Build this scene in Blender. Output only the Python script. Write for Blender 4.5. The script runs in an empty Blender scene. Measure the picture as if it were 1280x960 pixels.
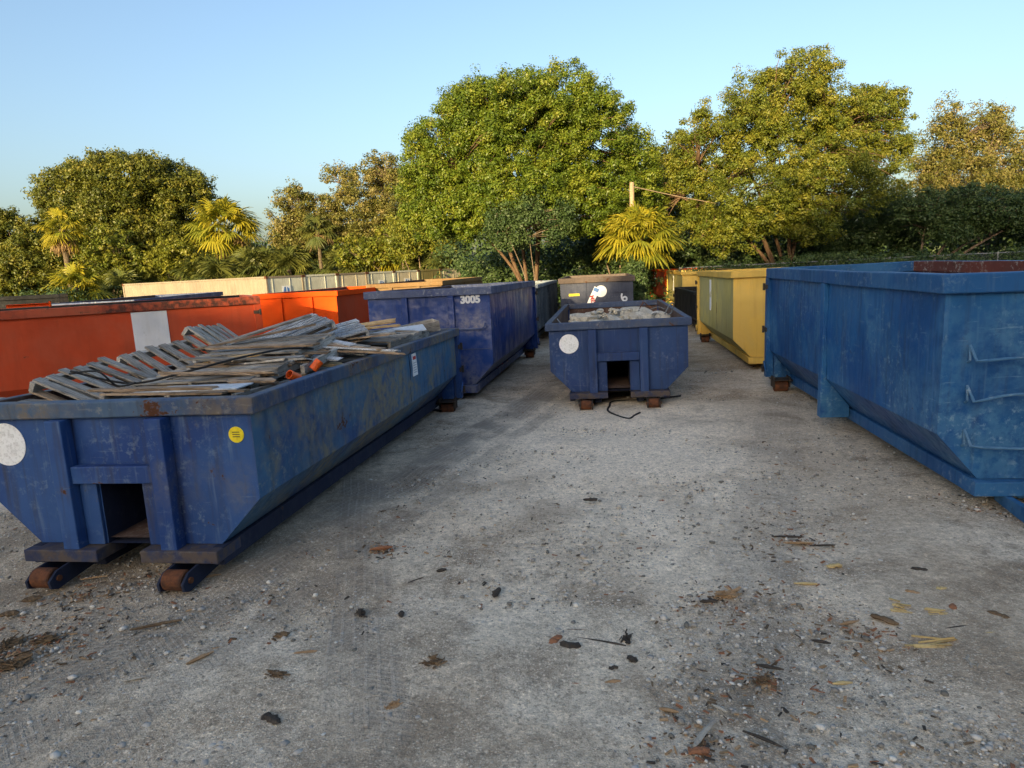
import bpy, bmesh, math, random
import numpy as np
from mathutils import Vector, Matrix, Euler

random.seed(7)
rng = np.random.default_rng(7)
S = bpy.context.scene
COL = S.collection
R_ = math.radians

# ------------------------------------------------------------------ camera
F_, P_, RO, H_ = 834.2, .1713, .0488, 2.349
cp, sp_, cr, sr = math.cos(P_), math.sin(P_), math.cos(RO), math.sin(RO)
AX_R = np.array([cr, -sr*sp_, -sr*cp]); AX_U = np.array([sr, cr*sp_, cr*cp]); AX_F = np.array([0, cp, -sp_])
cam_d = bpy.data.cameras.new('camera'); cam = bpy.data.objects.new('camera', cam_d); COL.objects.link(cam)
cam_d.sensor_width = 36; cam_d.lens = 36*F_/1280; cam_d.clip_start = .05; cam_d.clip_end = 3000
M = Matrix.Identity(4)
for i in range(3):
    M[i][0], M[i][1], M[i][2] = AX_R[i], AX_U[i], -AX_F[i]
M[2][3] = H_
cam.matrix_world = M
S.camera = cam

# ------------------------------------------------------------------ light
SUN_AZ, SUN_EL = 201., 11.            # where the sun stands: degrees clockwise from +Y, height
world = bpy.data.worlds.new('World'); S.world = world; world.use_nodes = True
wn = world.node_tree; bg = wn.nodes['Background']
sky = wn.nodes.new('ShaderNodeTexSky'); sky.sky_type = 'NISHITA'; sky.sun_disc = False
sky.sun_elevation = R_(SUN_EL); sky.sun_rotation = R_(SUN_AZ)
sky.air_density = 1.0; sky.dust_density = 4.0; sky.ozone_density = 1.9
wn.links.new(sky.outputs[0], bg.inputs[0]); bg.inputs[1].default_value = .15
sd = bpy.data.lights.new('sun', 'SUN'); sun = bpy.data.objects.new('sun', sd); COL.objects.link(sun)
sd.energy = 5.0; sd.angle = R_(.5); sd.color = (1.0, .78, .42)
sv = Vector((math.sin(R_(SUN_AZ))*math.cos(R_(SUN_EL)), math.cos(R_(SUN_AZ))*math.cos(R_(SUN_EL)), math.sin(R_(SUN_EL))))
sun.rotation_euler = sv.to_track_quat('Z', 'Y').to_euler()
sun.location = (-20, -30, 30)
S.view_settings.view_transform = 'Standard'; S.view_settings.look = 'None'
S.view_settings.exposure = 1.24; S.view_settings.gamma = 1; S.view_settings.use_curve_mapping = False

# ------------------------------------------------------------------ helpers
def at(u, v, Y):
    d = (u-640)/F_*AX_R + (480-v)/F_*AX_U + AX_F
    return np.array([0, 0, H_]) + d*(Y/d[1])
def ray_ground(u, v):
    d = (u-640)/F_*AX_R + (480-v)/F_*AX_U + AX_F
    z = 0.
    for _ in range(4):
        p = np.array([0, 0, H_]) + d*((z-H_)/d[2]); z = gz(p[0], p[1])
    return p

ANC = np.array([(-3, 5, .055), (-2, 11.6, -.055), (1.8, 11.1, -.055), (2.6, 17, -.08), (5, 5.6, .007), (5.8, 11.6, .027),
    (-1.5, 12.3, -.0095), (-.4, 18.7, -.085), (5.8, 13.7, 0), (6.8, 19.7, -.055), (0, 1, 0), (0, 5, 0), (2.5, 8, -.02), (-9, 12, -.02), (-5, 18, -.06), (-9, 24, -.1),
    (7, 28, -.1), (2.5, 24, -.1), (-15, 36, -.12), (9, 38, -.12), (20, 34, -.1), (0, 36, -.12), (12, 6, .02), (-8, 4, .03), (-30, 50, -.12), (0, -20, 0), (40, 10, 0), (-40, 10, 0), (0, 70, -.12)])
def gz(x, y):
    d2 = (ANC[:, 0]-x)**2+(ANC[:, 1]-y)**2+.6
    w = d2**-1.6
    return float((w*ANC[:, 2]).sum()/w.sum())
def gz_arr(x, y):
    num = np.zeros_like(x); den = np.zeros_like(x)
    for a in ANC:
        w = ((a[0]-x)**2+(a[1]-y)**2+.6)**-1.6
        num += w*a[2]; den += w
    return num/den

def tag(o, label=None, cat=None, group=None, kind=None):
    if label: o['label'] = label
    if cat: o['category'] = cat
    if group: o['group'] = group
    if kind: o['kind'] = kind
    return o
def empty(name, loc=(0, 0, 0), rot=(0, 0, 0), label=None, cat=None, group=None):
    o = bpy.data.objects.new(name, None); COL.objects.link(o); o.empty_display_size = .3
    o.location = loc; o.rotation_euler = rot
    return tag(o, label, cat, group)
def link(name, me, mats, parent=None):
    for m in (mats if isinstance(mats, (list, tuple)) else [mats]): me.materials.append(m)
    o = bpy.data.objects.new(name, me); COL.objects.link(o)
    if parent is not None: o.parent = parent
    return o

class MB:
    """collects shapes, links them as one mesh object"""
    def __init__(s): s.v = []; s.f = []; s.m = []
    def add(s, vs, fs, m=0):
        b = len(s.v); s.v += [tuple(map(float, p)) for p in vs]
        s.f += [tuple(b+i for i in f) for f in fs]; s.m += [m]*len(fs)
        return s
    def box(s, x0, x1, y0, y1, z0, z1, m=0):
        vs = [(x0,y0,z0),(x1,y0,z0),(x1,y1,z0),(x0,y1,z0),(x0,y0,z1),(x1,y0,z1),(x1,y1,z1),(x0,y1,z1)]
        return s.add(vs, [(0,3,2,1),(4,5,6,7),(0,1,5,4),(1,2,6,5),(2,3,7,6),(3,0,4,7)], m)
    def rbox(s, c, size, rot=(0, 0, 0), m=0, jit=0):
        e = Euler(rot).to_matrix(); vs = []
        for k in range(8):
            p = Vector(((-.5, .5)[k & 1]*size[0], (-.5, .5)[k >> 1 & 1]*size[1], (-.5, .5)[k >> 2]*size[2]))
            if jit: p += Vector((random.uniform(-jit, jit), random.uniform(-jit, jit), random.uniform(-jit, jit)))
            vs.append(Vector(c)+e @ p)
        return s.add(vs, [(0,2,3,1),(4,5,7,6),(0,1,5,4),(1,3,7,5),(3,2,6,7),(2,0,4,6)], m)
    def prism(s, poly, axis, a, b, m=0):
        n = len(poly)
        def P(p, t):
            if axis == 'y': return (p[0], t, p[1])
            if axis == 'x': return (t, p[0], p[1])
            return (p[0], p[1], t)
        vs = [P(p, a) for p in poly]+[P(p, b) for p in poly]
        fs = [tuple(range(n)), tuple(range(2*n-1, n-1, -1))]+[(i, i+n, (i+1) % n+n, (i+1) % n) for i in range(n)]
        return s.add(vs, fs, m)
    def tube(s, path, r, n=8, m=0, caps=True):
        path = [Vector(p) for p in path]; k = len(path)
        rs = r if isinstance(r, (list, tuple)) else [r]*k
        vs = []; up = None
        for i, p in enumerate(path):
            t = (path[min(i+1, k-1)]-path[max(i-1, 0)])
            if t.length < 1e-9: t = Vector((0, 0, 1))
            t.normalize()
            if up is None: up = t.orthogonal().normalized()
            up = (up-t*up.dot(t))
            up = up.normalized() if up.length > 1e-6 else t.orthogonal().normalized()
            w = t.cross(up)
            for j in range(n):
                a = 2*math.pi*j/n; vs.append(p+(up*math.cos(a)+w*math.sin(a))*rs[i])
        fs = [(i*n+j, i*n+(j+1) % n, (i+1)*n+(j+1) % n, (i+1)*n+j) for i in range(k-1) for j in range(n)]
        if caps: fs += [tuple(range(n-1, -1, -1)), tuple((k-1)*n+j for j in range(n))]
        return s.add(vs, fs, m)
    def pipe(s, p0, p1, ro, ri, n=16, m=0):
        p0, p1 = Vector(p0), Vector(p1); t = (p1-p0).normalized(); u = t.orthogonal().normalized(); w = t.cross(u); vs = []
        for p in (p0, p1):
            for r in (ro, ri):
                for j in range(n):
                    a = 2*math.pi*j/n; vs.append(p+(u*math.cos(a)+w*math.sin(a))*r)
        fs = []
        for j in range(n):
            k = (j+1) % n
            fs += [(j, k, 2*n+k, 2*n+j), (n+j, 3*n+j, 3*n+k, n+k), (j, n+j, n+k, k), (2*n+j, 2*n+k, 3*n+k, 3*n+j)]
        return s.add(vs, fs, m)
    def build(s, name, mats, parent=None, bevel=0, smooth=False):
        me = bpy.data.meshes.new(name); me.from_pydata(s.v, [], s.f); me.update()
        if any(s.m): me.polygons.foreach_set('material_index', s.m)
        bm = bmesh.new(); bm.from_mesh(me); bmesh.ops.recalc_face_normals(bm, faces=bm.faces); bm.to_mesh(me); bm.free()
        if smooth: me.polygons.foreach_set('use_smooth', [True]*len(me.polygons))
        o = link(name, me, mats, parent)
        if bevel:
            b = o.modifiers.new('bevel', 'BEVEL'); b.width = bevel; b.segments = 2; b.limit_method = 'ANGLE'; b.angle_limit = R_(40)
        return o

def quads_obj(name, V, tone, mat, parent=None, n=4):
    """V: (N*n,3) polygon corners, tone per polygon"""
    N = len(V)//n
    me = bpy.data.meshes.new(name)
    me.vertices.add(len(V)); me.vertices.foreach_set('co', np.ascontiguousarray(V, dtype=np.float32).ravel())
    me.loops.add(len(V)); me.loops.foreach_set('vertex_index', np.arange(len(V), dtype=np.int32))
    me.polygons.add(N); me.polygons.foreach_set('loop_start', np.arange(0, len(V), n, dtype=np.int32))
    me.update(calc_edges=True)
    if tone is not None:
        a = me.attributes.new('tone', 'FLOAT', 'POINT'); a.data.foreach_set('value', np.repeat(tone, n).astype(np.float32))
    return link(name, me, mat, parent)

# ------------------------------------------------------------------ materials
class NT:
    def __init__(s, name):
        s.mat = bpy.data.materials.new(name); s.mat.use_nodes = True; s.t = s.mat.node_tree
        s.b = s.t.nodes['Principled BSDF']; s.out = s.t.nodes['Material Output']
    def n(s, typ, **kw):
        nd = s.t.nodes.new(typ)
        for k, v in kw.items(): setattr(nd, k, v)
        return nd
    def l(s, a, b): s.t.links.new(a, b)
    def coord(s, which='Object', scale=(1, 1, 1), rot=(0, 0, 0)):
        c = s.n('ShaderNodeTexCoord'); m = s.n('ShaderNodeMapping')
        s.l(c.outputs[which], m.inputs[0]); m.inputs['Scale'].default_value = scale; m.inputs['Rotation'].default_value = rot
        return m.outputs[0]
    def noise(s, co, scale, detail=5, rough=.55, dist=0):
        x = s.n('ShaderNodeTexNoise'); s.l(co, x.inputs['Vector'])
        x.inputs['Scale'].default_value = scale; x.inputs['Detail'].default_value = detail
        x.inputs['Roughness'].default_value = rough; x.inputs['Distortion'].default_value = dist
        y = s.n('ShaderNodeMath', operation='MULTIPLY_ADD', use_clamp=True); s.l(x.outputs[0], y.inputs[0]); y.inputs[1].default_value = 1.9; y.inputs[2].default_value = -.45
        return y.outputs[0]
    def vor(s, co, scale, feature='F1', out='Distance'):
        x = s.n('ShaderNodeTexVoronoi', feature=feature); s.l(co, x.inputs['Vector']); x.inputs['Scale'].default_value = scale
        return x.outputs[out]
    def ramp(s, fac, stops, interp='LINEAR'):
        x = s.n('ShaderNodeValToRGB'); s.l(fac, x.inputs[0]); e = x.color_ramp.elements; x.color_ramp.interpolation = interp
        while len(e) < len(stops): e.new(.5)
        for k, (p, c) in enumerate(stops):
            e[k].position = p; e[k].color = (c, c, c, 1) if isinstance(c, (int, float)) else (*c, 1)
        return x.outputs[0]
    def step(s, fac, a, b): return s.ramp(fac, [(a, 0.), (b, 1.)])
    def math(s, op, a, b=None, clamp=False):
        x = s.n('ShaderNodeMath', operation=op, use_clamp=clamp)
        for i, q in enumerate((a, b)):
            if q is None: continue
            if isinstance(q, (int, float)): x.inputs[i].default_value = q
            else: s.l(q, x.inputs[i])
        return x.outputs[0]
    def mix(s, fac, a, b, blend='MIX'):
        x = s.n('ShaderNodeMix', data_type='RGBA', blend_type=blend)
        for sock, q in ((x.inputs[0], fac), (x.inputs[6], a), (x.inputs[7], b)):
            if isinstance(q, (int, float)): sock.default_value = q
            elif isinstance(q, tuple): sock.default_value = (*q, 1)
            else: s.l(q, sock)
        return x.outputs[2]
    def bump(s, h, strength=.3, dist=.02, prev=None):
        x = s.n('ShaderNodeBump'); s.l(h, x.inputs['Height']); x.inputs['Strength'].default_value = strength; x.inputs['Distance'].default_value = dist
        if prev is not None: s.l(prev, x.inputs['Normal'])
        return x.outputs[0]
    def done(s, col, rough=.6, normal=None, spec=.5, metal=0):
        for sock, q in ((s.b.inputs['Base Color'], col), (s.b.inputs['Roughness'], rough)):
            if isinstance(q, tuple): sock.default_value = (*q, 1)
            elif isinstance(q, (int, float)): sock.default_value = q
            else: s.l(q, sock)
        s.b.inputs['Specular IOR Level'].default_value = spec; s.b.inputs['Metallic'].default_value = metal
        if normal is not None: s.l(normal, s.b.inputs['Normal'])
        return s.mat

RUST = (.115, .042, .018)
def paint(name, base, faded, grime=(.03, .028, .026), fade=.5, rust=.35, scratch=.4, streak=.4, rough=.45, pale=None, seed=0, dent=.5, stain=None, spec=.25):
    t = NT(name); co = t.coord(); 
    mp = t.n('ShaderNodeMapping'); t.l(co, mp.inputs[0]); mp.inputs['Location'].default_value = (seed*3.7, seed*1.9, seed*2.3); co = mp.outputs[0]
    m2 = t.n('ShaderNodeMapping'); t.l(co, m2.inputs[0]); m2.inputs['Scale'].default_value = (7, 7, .5); cs = m2.outputs[0]
    m3 = t.n('ShaderNodeMapping'); t.l(co, m3.inputs[0]); m3.inputs['Scale'].default_value = (1.2, 1.2, 14); m3.inputs['Rotation'].default_value = (.15, .1, 0); ch = m3.outputs[0]
    pale = pale or tuple(min(1, c*1.6+.06) for c in faded)
    n1 = t.noise(co, 1.1, 7, .62, .4)
    c = t.mix(t.math('MULTIPLY', t.step(n1, .5-.2*fade, .72-.18*fade), min(1, fade*1.3)), base, faded)
    nl = t.noise(co, .8, 3); c = t.mix(t.math('MULTIPLY', t.step(nl, .45, .7), .35), c, tuple(q*.55 for q in base))
    st = t.noise(cs, 1.6, 6, .6); c = t.mix(t.math('MULTIPLY', t.step(st, .55, .85), streak*.75), c, grime)
    st2 = t.noise(cs, 2.3, 5, .6); c = t.mix(t.math('MULTIPLY', t.step(st2, .66, .9), streak*.35), c, pale)
    n3 = t.noise(co, 14, 9, .72); n3b = t.noise(co, 1.7, 3)
    if stain:
        sn = t.noise(co, .75, 5, .6, .3); sf = t.noise(co, 9, 7, .7)
        sm_ = t.math('MULTIPLY', t.step(sn, stain[1], stain[1]+.22), t.step(sf, .25, .62))
        c = t.mix(t.math('MULTIPLY', sm_, stain[2]), c, stain[0])
    sc = t.math('MULTIPLY', t.step(n3, .56, .76), t.step(n3b, .42, .70))
    c = t.mix(t.math('MULTIPLY', sc, scratch), c, pale)
    nh = t.noise(ch, 2.0, 8, .7); c = t.mix(t.math('MULTIPLY', t.step(nh, .74, .82), scratch*.55), c, pale)
    nr = t.noise(co, 2.1, 9, .68, .6); nr2 = t.noise(co, 23, 6, .7)
    rm = t.math('ADD', t.math('MULTIPLY', nr, .8), t.math('MULTIPLY', nr2, .2))
    th = .86-.25*rust
    rmask = t.step(rm, th, th+.035)
    rc = t.mix(nr2, RUST, (.05, .024, .014)); 
    c = t.mix(t.math('MULTIPLY', t.step(rm, th-.05, th+.02), .55), c, tuple(.5*a+.5*b for a, b in zip(faded, (.12, .09, .06))))
    c = t.mix(rmask, c, rc)
    rg = t.mix(rmask, (rough,)*3, (.9,)*3); rg = t.mix(t.math('MULTIPLY', t.step(st, .4, .7), .5), rg, (.75,)*3)
    b1 = t.bump(t.noise(co, 1.5, 3, .5), dent, .05)
    b2 = t.bump(rm, .35, .01, b1)
    b3 = t.bump(n3, .12, .003, b2)
    return t.done(c, rg, b3, spec)

def plain(name, c1, c2, scale=6, rough=.7, bump=.2, dist=.01, spec=.3, stretch=(1, 1, 1), metal=0):
    t = NT(name); co = t.coord(scale=stretch); n = t.noise(co, scale, 7, .62); n2 = t.noise(co, scale*5, 5, .7)
    c = t.mix(t.step(n, .35, .68), c1, c2); c = t.mix(t.math('MULTIPLY', t.step(n2, .5, .75), .5), c, tuple(q*.5 for q in c1))
    return t.done(c, rough, t.bump(n2, bump, dist), spec, metal=metal)

def wood(name, c1, c2, axis=0):
    t = NT(name); oi = t.n('ShaderNodeObjectInfo')
    sc = [14, 14, 14]; sc[axis] = 1.1
    co = t.coord(scale=tuple(sc)); co2 = t.coord()
    n = t.noise(co, 2.2, 8, .65, .6); n2 = t.noise(co2, 2.3, 4); n3 = t.noise(co, 7, 4, .7)
    c = t.mix(t.step(n, .3, .7), c1, c2)
    c = t.mix(t.math('MULTIPLY', t.step(n2, .45, .65), .6), c, tuple(q*.42 for q in c1))
    c = t.mix(t.math('MULTIPLY', t.step(n3, .56, .68), .7), c, (.02, .017, .014))
    hs = t.n('ShaderNodeHueSaturation'); t.l(c, hs.inputs['Color'])
    v = t.math('ADD', t.math('MULTIPLY', oi.outputs['Random'], .7), .7); t.l(v, hs.inputs['Value'])
    return t.done(hs.outputs[0], .85, t.bump(n, .5, .006), .2)

def leafmat(name, cols, transl=.35, rough=.5, spec=.35):
    t = NT(name); a = t.n('ShaderNodeAttribute', attribute_name='tone')
    c = t.ramp(a.outputs['Fac'], [(i/(len(cols)-1), c) for i, c in enumerate(cols)])
    t.done(c, rough, None, spec)
    tr = t.n('ShaderNodeBsdfTranslucent'); hs = t.n('ShaderNodeHueSaturation'); t.l(c, hs.inputs['Color']); hs.inputs['Value'].default_value = 1.3
    t.l(hs.outputs[0], tr.inputs[0]); mx = t.n('ShaderNodeMixShader'); mx.inputs[0].default_value = transl
    t.l(t.b.outputs[0], mx.inputs[1]); t.l(tr.outputs[0], mx.inputs[2]); t.l(mx.outputs[0], t.out.inputs[0])
    return t.mat

MT = {}
MT['blue_worn'] = paint('worn blue paint', (.016, .050, .185), (.034, .092, .250), stain=((.15, .14, .12), .56, .6), fade=.5, rust=.38, scratch=.36, streak=.75, grime=(.045, .038, .032), pale=(.21, .27, .33), rough=.5, seed=1)
MT['blue_side'] = paint('weathered blue side', (.022, .070, .190), (.045, .13, .24), stain=((.21, .185, .115), .42, .85), fade=.8, rust=.48, scratch=.65, streak=.5, pale=(.20, .24, .22), rough=.55, seed=2)
MT['blue_rail'] = paint('scuffed blue rail', (.03, .062, .15), (.06, .105, .18), stain=((.16, .125, .085), .34, .9), fade=.8, rust=.8, scratch=.6, streak=.5, pale=(.24, .24, .22), rough=.6, seed=3)
MT['navy'] = paint('navy paint', (.018, .045, .145), (.030, .070, .18), fade=.4, rust=.3, scratch=.35, streak=.6, grime=(.03, .03, .036), stain=((.12, .13, .16), .66, .5), pale=(.2, .23, .32), rough=.48, seed=4)
MT['navy_rail'] = paint('navy rail', (.034, .058, .125), (.06, .085, .15), fade=.6, rust=.62, scratch=.6, stain=((.13, .11, .085), .45, .7), streak=.3, pale=(.24, .25, .28), rough=.55, seed=5)
MT['royal'] = paint('glossy royal blue', (.010, .038, .175), (.02, .06, .235), fade=.35, rust=.10, scratch=.25, streak=.28, pale=(.16, .2, .34), rough=.30, seed=6, dent=.9, spec=.4, stain=((.24, .23, .25), .64, .7))
MT['royal_rail'] = paint('royal blue rail', (.045, .065, .16), (.085, .11, .19), fade=.6, rust=.36, scratch=.8, streak=.4, pale=(.25, .27, .3), rough=.5, seed=7)
MT['azure'] = paint('mid blue paint', (.010, .075, .235), (.02, .12, .30), fade=.55, rust=.2, scratch=.62, streak=.5, pale=(.2, .32, .42), rough=.42, seed=8, stain=((.06, .17, .31), .46, .7), spec=.3)
MT['azure_rail'] = paint('mid blue rail', (.016, .085, .235), (.035, .13, .28), fade=.55, rust=.24, scratch=.5, streak=.3, pale=(.22, .3, .36), rough=.45, seed=9)
MT['rung'] = paint('worn blue rung', (.04, .13, .27), (.09, .19, .31), fade=.7, rust=.3, scratch=.7, streak=.2, pale=(.3, .38, .45), rough=.5, seed=30)
MT['orange'] = paint('faded orange red and shade side paint', (.40, .060, .024), (.35, .070, .035), fade=.5, rust=.16, scratch=.1, streak=.22, grime=(.13, .04, .02), pale=(.48, .11, .05), rough=.8, seed=10, spec=.08)
MT['orange_rail'] = paint('chipped orange rail', (.36, .062, .026), (.30, .07, .035), fade=.6, rust=.66, scratch=.2, streak=.3, grime=(.05, .03, .02), pale=(.45, .14, .08), rough=.65, seed=11, stain=((.03, .018, .015), .42, .9))
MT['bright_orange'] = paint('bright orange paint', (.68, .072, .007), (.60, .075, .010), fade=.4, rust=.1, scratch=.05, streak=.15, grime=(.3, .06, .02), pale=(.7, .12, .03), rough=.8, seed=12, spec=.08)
MT['yellow'] = paint('yellow paint', (.72, .46, .10), (.62, .42, .12), fade=.5, rust=.3, scratch=.15, streak=.25, grime=(.2, .1, .03), pale=(.6, .45, .2), rough=.7, seed=13, spec=.1)
MT['olive'] = paint('sun bleached yellow side', (.56, .47, .16), (.44, .39, .17), fade=.7, rust=.24, scratch=.25, streak=.5, grime=(.16, .13, .05), pale=(.42, .38, .2), rough=.75, seed=14, spec=.1)
MT['grey'] = paint('dark grey paint', (.042, .050, .085), (.065, .074, .11), fade=.6, rust=.3, scratch=.3, streak=.4, pale=(.2, .2, .22), rough=.6, seed=15)
MT['grey_rail'] = paint('rusty grey rail', (.10, .075, .065), (.12, .09, .075), fade=.6, rust=.8, scratch=.3, streak=.3, pale=(.2, .18, .17), rough=.7, seed=16)
MT['slate'] = paint('slate blue grey paint', (.055, .075, .10), (.10, .125, .15), fade=.7, rust=.25, scratch=.4, streak=.5, pale=(.26, .3, .34), rough=.6, seed=17)
MT['slate_rail'] = paint('pale slate rail', (.14, .17, .21), (.2, .23, .26), fade=.7, rust=.4, scratch=.4, streak=.3, pale=(.3, .33, .36), rough=.6, seed=18)
MT['black'] = paint('black paint', (.007, .0075, .009), (.015, .015, .017), fade=.5, rust=.15, scratch=.2, streak=.3, pale=(.1, .1, .1), rough=.55, seed=19)
MT['brown_yellow'] = paint('rusty ochre rail', (.20, .115, .045), (.18, .12, .06), fade=.6, rust=.6, scratch=.3, streak=.4, grime=(.1, .05, .02), pale=(.4, .3, .15), rough=.7, seed=20)
MT['inside'] = paint('rusty inside steel', (.085, .045, .035), (.12, .075, .06), fade=.8, rust=.6, scratch=.5, streak=.5, pale=(.28, .25, .22), rough=.85, seed=21)
MT['inside_red'] = paint('red rust inside with bare patches', (.16, .045, .032), (.13, .05, .04), fade=.6, rust=.4, scratch=.9, streak=.2, pale=(.5, .45, .38), rough=.85, seed=22)
MT['under'] = paint('grimy underframe and recess shade', (.016, .022, .05), (.026, .034, .06), fade=.5, rust=.22, scratch=.2, streak=.3, pale=(.1, .1, .11), rough=.8, seed=23)
MT['plate'] = paint('grimy front plate', (.022, .034, .085), (.045, .055, .10), fade=.6, rust=.62, scratch=.4, streak=.3, pale=(.16, .16, .16), rough=.75, seed=31, stain=((.10, .075, .055), .42, .8))
MT['rust'] = plain('rusty steel', (.15, .055, .024), (.06, .028, .018), 9, .85, .4, .006)
MT['dark_steel'] = plain('dark greasy steel', (.03, .028, .026), (.07, .045, .03), 9, .7, .3, .004)
MT['white_paint'] = paint('white paint patch', (.62, .64, .68), (.55, .57, .62), fade=.6, rust=.34, scratch=.2, streak=.3, grime=(.4, .38, .36), pale=(.7, .7, .72), rough=.6, seed=24)
MT['sticker'] = plain('white vinyl sticker', (.84, .85, .87), (.80, .81, .82), 7, .5, .02)
MT['decal_smudge'] = plain('grey decal smudge', (.70, .71, .72), (.78, .78, .79), 12, .55, .02)
MT['yellow_vinyl'] = plain('yellow vinyl', (.82, .66, .02), (.76, .6, .02), 5, .45, .02)
MT['ink'] = plain('dark print', (.12, .10, .03), (.2, .16, .03), 30, .6, .02)
MT['grey_ink'] = plain('grey print', (.3, .33, .4), (.35, .38, .42), 30, .6, .02)
MT['red_ink'] = plain('red print', (.5, .03, .03), (.45, .04, .04), 20, .5, .02)
MT['blue_ink'] = plain('blue print', (.06, .17, .45), (.1, .22, .5), 20, .5, .02)
MT['stencil'] = plain('white stencil paint', (.66, .68, .72), (.5, .53, .6), 30, .6, .05)
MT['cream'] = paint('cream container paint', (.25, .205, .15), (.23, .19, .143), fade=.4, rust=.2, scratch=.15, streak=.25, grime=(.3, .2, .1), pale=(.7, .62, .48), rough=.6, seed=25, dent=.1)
MT['ggrey'] = paint('pale green grey container paint', (.60, .60, .49), (.64, .63, .53), fade=.5, rust=.2, scratch=.2, streak=.35, grime=(.2, .16, .1), pale=(.55, .54, .48), rough=.6, seed=26, dent=.1)  # lightened to offset the weak grazing sun on the container ends
MT['cream_lift'] = paint('cream door paint lightened for shade', (.66, .58, .42), (.62, .55, .42), fade=.4, rust=.2, scratch=.15, streak=.2, grime=(.4, .3, .18), pale=(.7, .64, .5), rough=.6, seed=28, dent=.1)  # cream paint again, made lighter for ends the sun barely reaches
MT['drab'] = paint('olive drab container paint', (.24, .20, .075), (.27, .23, .1), fade=.5, rust=.2, scratch=.2, streak=.3, rough=.65, seed=27, dent=.1)
MT['wood_grey'] = wood('weathered grey timber', (.30, .27, .235), (.45, .42, .375))
MT['wood_brown'] = wood('aged brown timber', (.29, .20, .13), (.40, .31, .225))
MT['wood_y'] = wood('weathered cross timber', (.33, .30, .265), (.47, .44, .40), 1)
MT['wood_white'] = wood('whitewashed timber', (.55, .58, .62), (.44, .46, .49), 1)
MT['wood_tan'] = wood('fresh tan plywood', (.50, .33, .15), (.42, .27, .13))
MT['board_pale'] = plain('pale sheet', (.55, .60, .66), (.48, .52, .57), 5, .6, .08)
MT['pvc'] = plain('orange plastic pipe', (.80, .12, .015), (.72, .11, .02), 4, .4, .03)
MT['cable'] = plain('black rubber', (.012, .012, .013), (.025, .025, .026), 20, .6, .05)
MT['concrete'] = plain('broken pale concrete', (.56, .51, .42), (.74, .70, .61), 7, .92, .9, .03)
MT['concrete_grey'] = plain('grey concrete crumbs', (.44, .42, .37), (.55, .52, .47), 5, .92, .5, .02)
MT['bark'] = plain('grey brown bark', (.15, .105, .07), (.22, .165, .12), 3, .9, .8, .03, .15, (3, 3, .6))
MT['bark_red'] = plain('warm smooth bark', (.105, .062, .036), (.15, .095, .058), 3, .85, .5, .03, .2, (3, 3, .6))
MT['palm_trunk'] = plain('palm trunk fibre', (.10, .075, .05), (.15, .115, .08), 8, .9, .8, .03, .1)
MT['pole'] = plain('weathered pole timber', (.36, .27, .17), (.28, .2, .13), 4, .85, .4, .01, .2, (8, 8, .5))
MT['galv'] = plain('galvanised steel', (.2, .21, .21), (.15, .155, .16), 6, .5, .05, .003, .5)
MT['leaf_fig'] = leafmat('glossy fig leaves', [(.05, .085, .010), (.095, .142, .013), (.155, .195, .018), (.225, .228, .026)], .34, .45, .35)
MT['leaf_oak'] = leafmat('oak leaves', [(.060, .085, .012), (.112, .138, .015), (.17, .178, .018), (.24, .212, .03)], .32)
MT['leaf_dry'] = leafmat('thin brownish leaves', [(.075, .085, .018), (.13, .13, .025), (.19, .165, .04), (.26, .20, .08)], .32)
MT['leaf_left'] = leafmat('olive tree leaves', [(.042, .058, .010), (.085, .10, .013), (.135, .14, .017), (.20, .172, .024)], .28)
MT['leaf_dark'] = leafmat('deep green and shade leaves', [(.024, .046, .014), (.042, .076, .022), (.064, .10, .030), (.085, .12, .038)], .2)  # dark green plants, plus trees whose shade is put into this colour
MT['leaf_lime'] = leafmat('bright yellow green leaves', [(.085, .105, .012), (.14, .155, .015), (.2, .2, .02), (.25, .23, .03)], .35)
MT['leaf_palm'] = leafmat('green palm fronds', [(.05, .075, .022), (.085, .105, .028), (.14, .145, .03), (.22, .185, .035)], .3, .45)
MT['leaf_gold'] = leafmat('golden palm fronds', [(.10, .14, .02), (.20, .215, .022), (.36, .30, .025), (.46, .33, .025)], .35, .45)
MT['leaf_dead'] = leafmat('dead palm fronds', [(.16, .095, .04), (.24, .15, .065), (.32, .21, .1), (.36, .25, .13)], .25, .8)
MT['splinter'] = plain('split wood', (.32, .2, .105), (.42, .29, .17), 14, .85, .4, .004, .2)
MT['yellow_splinter'] = plain('fresh yellow split wood', (.55, .42, .2), (.48, .34, .15), 14, .85, .4, .004, .2)
MT['red_splinter'] = plain('reddish split wood', (.30, .135, .07), (.24, .11, .06), 14, .85, .4, .004, .2)
MT['charred'] = plain('dark damp wood', (.05, .042, .035), (.09, .072, .056), 12, .85, .5, .005, .2)
MT['bark_scrap'] = plain('brown bark scrap', (.13, .085, .05), (.2, .14, .085), 14, .9, .5, .005, .15)
MT['pale_stick'] = plain('bleached stick', (.42, .39, .33), (.34, .3, .25), 14, .85, .4, .004, .2)

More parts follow.
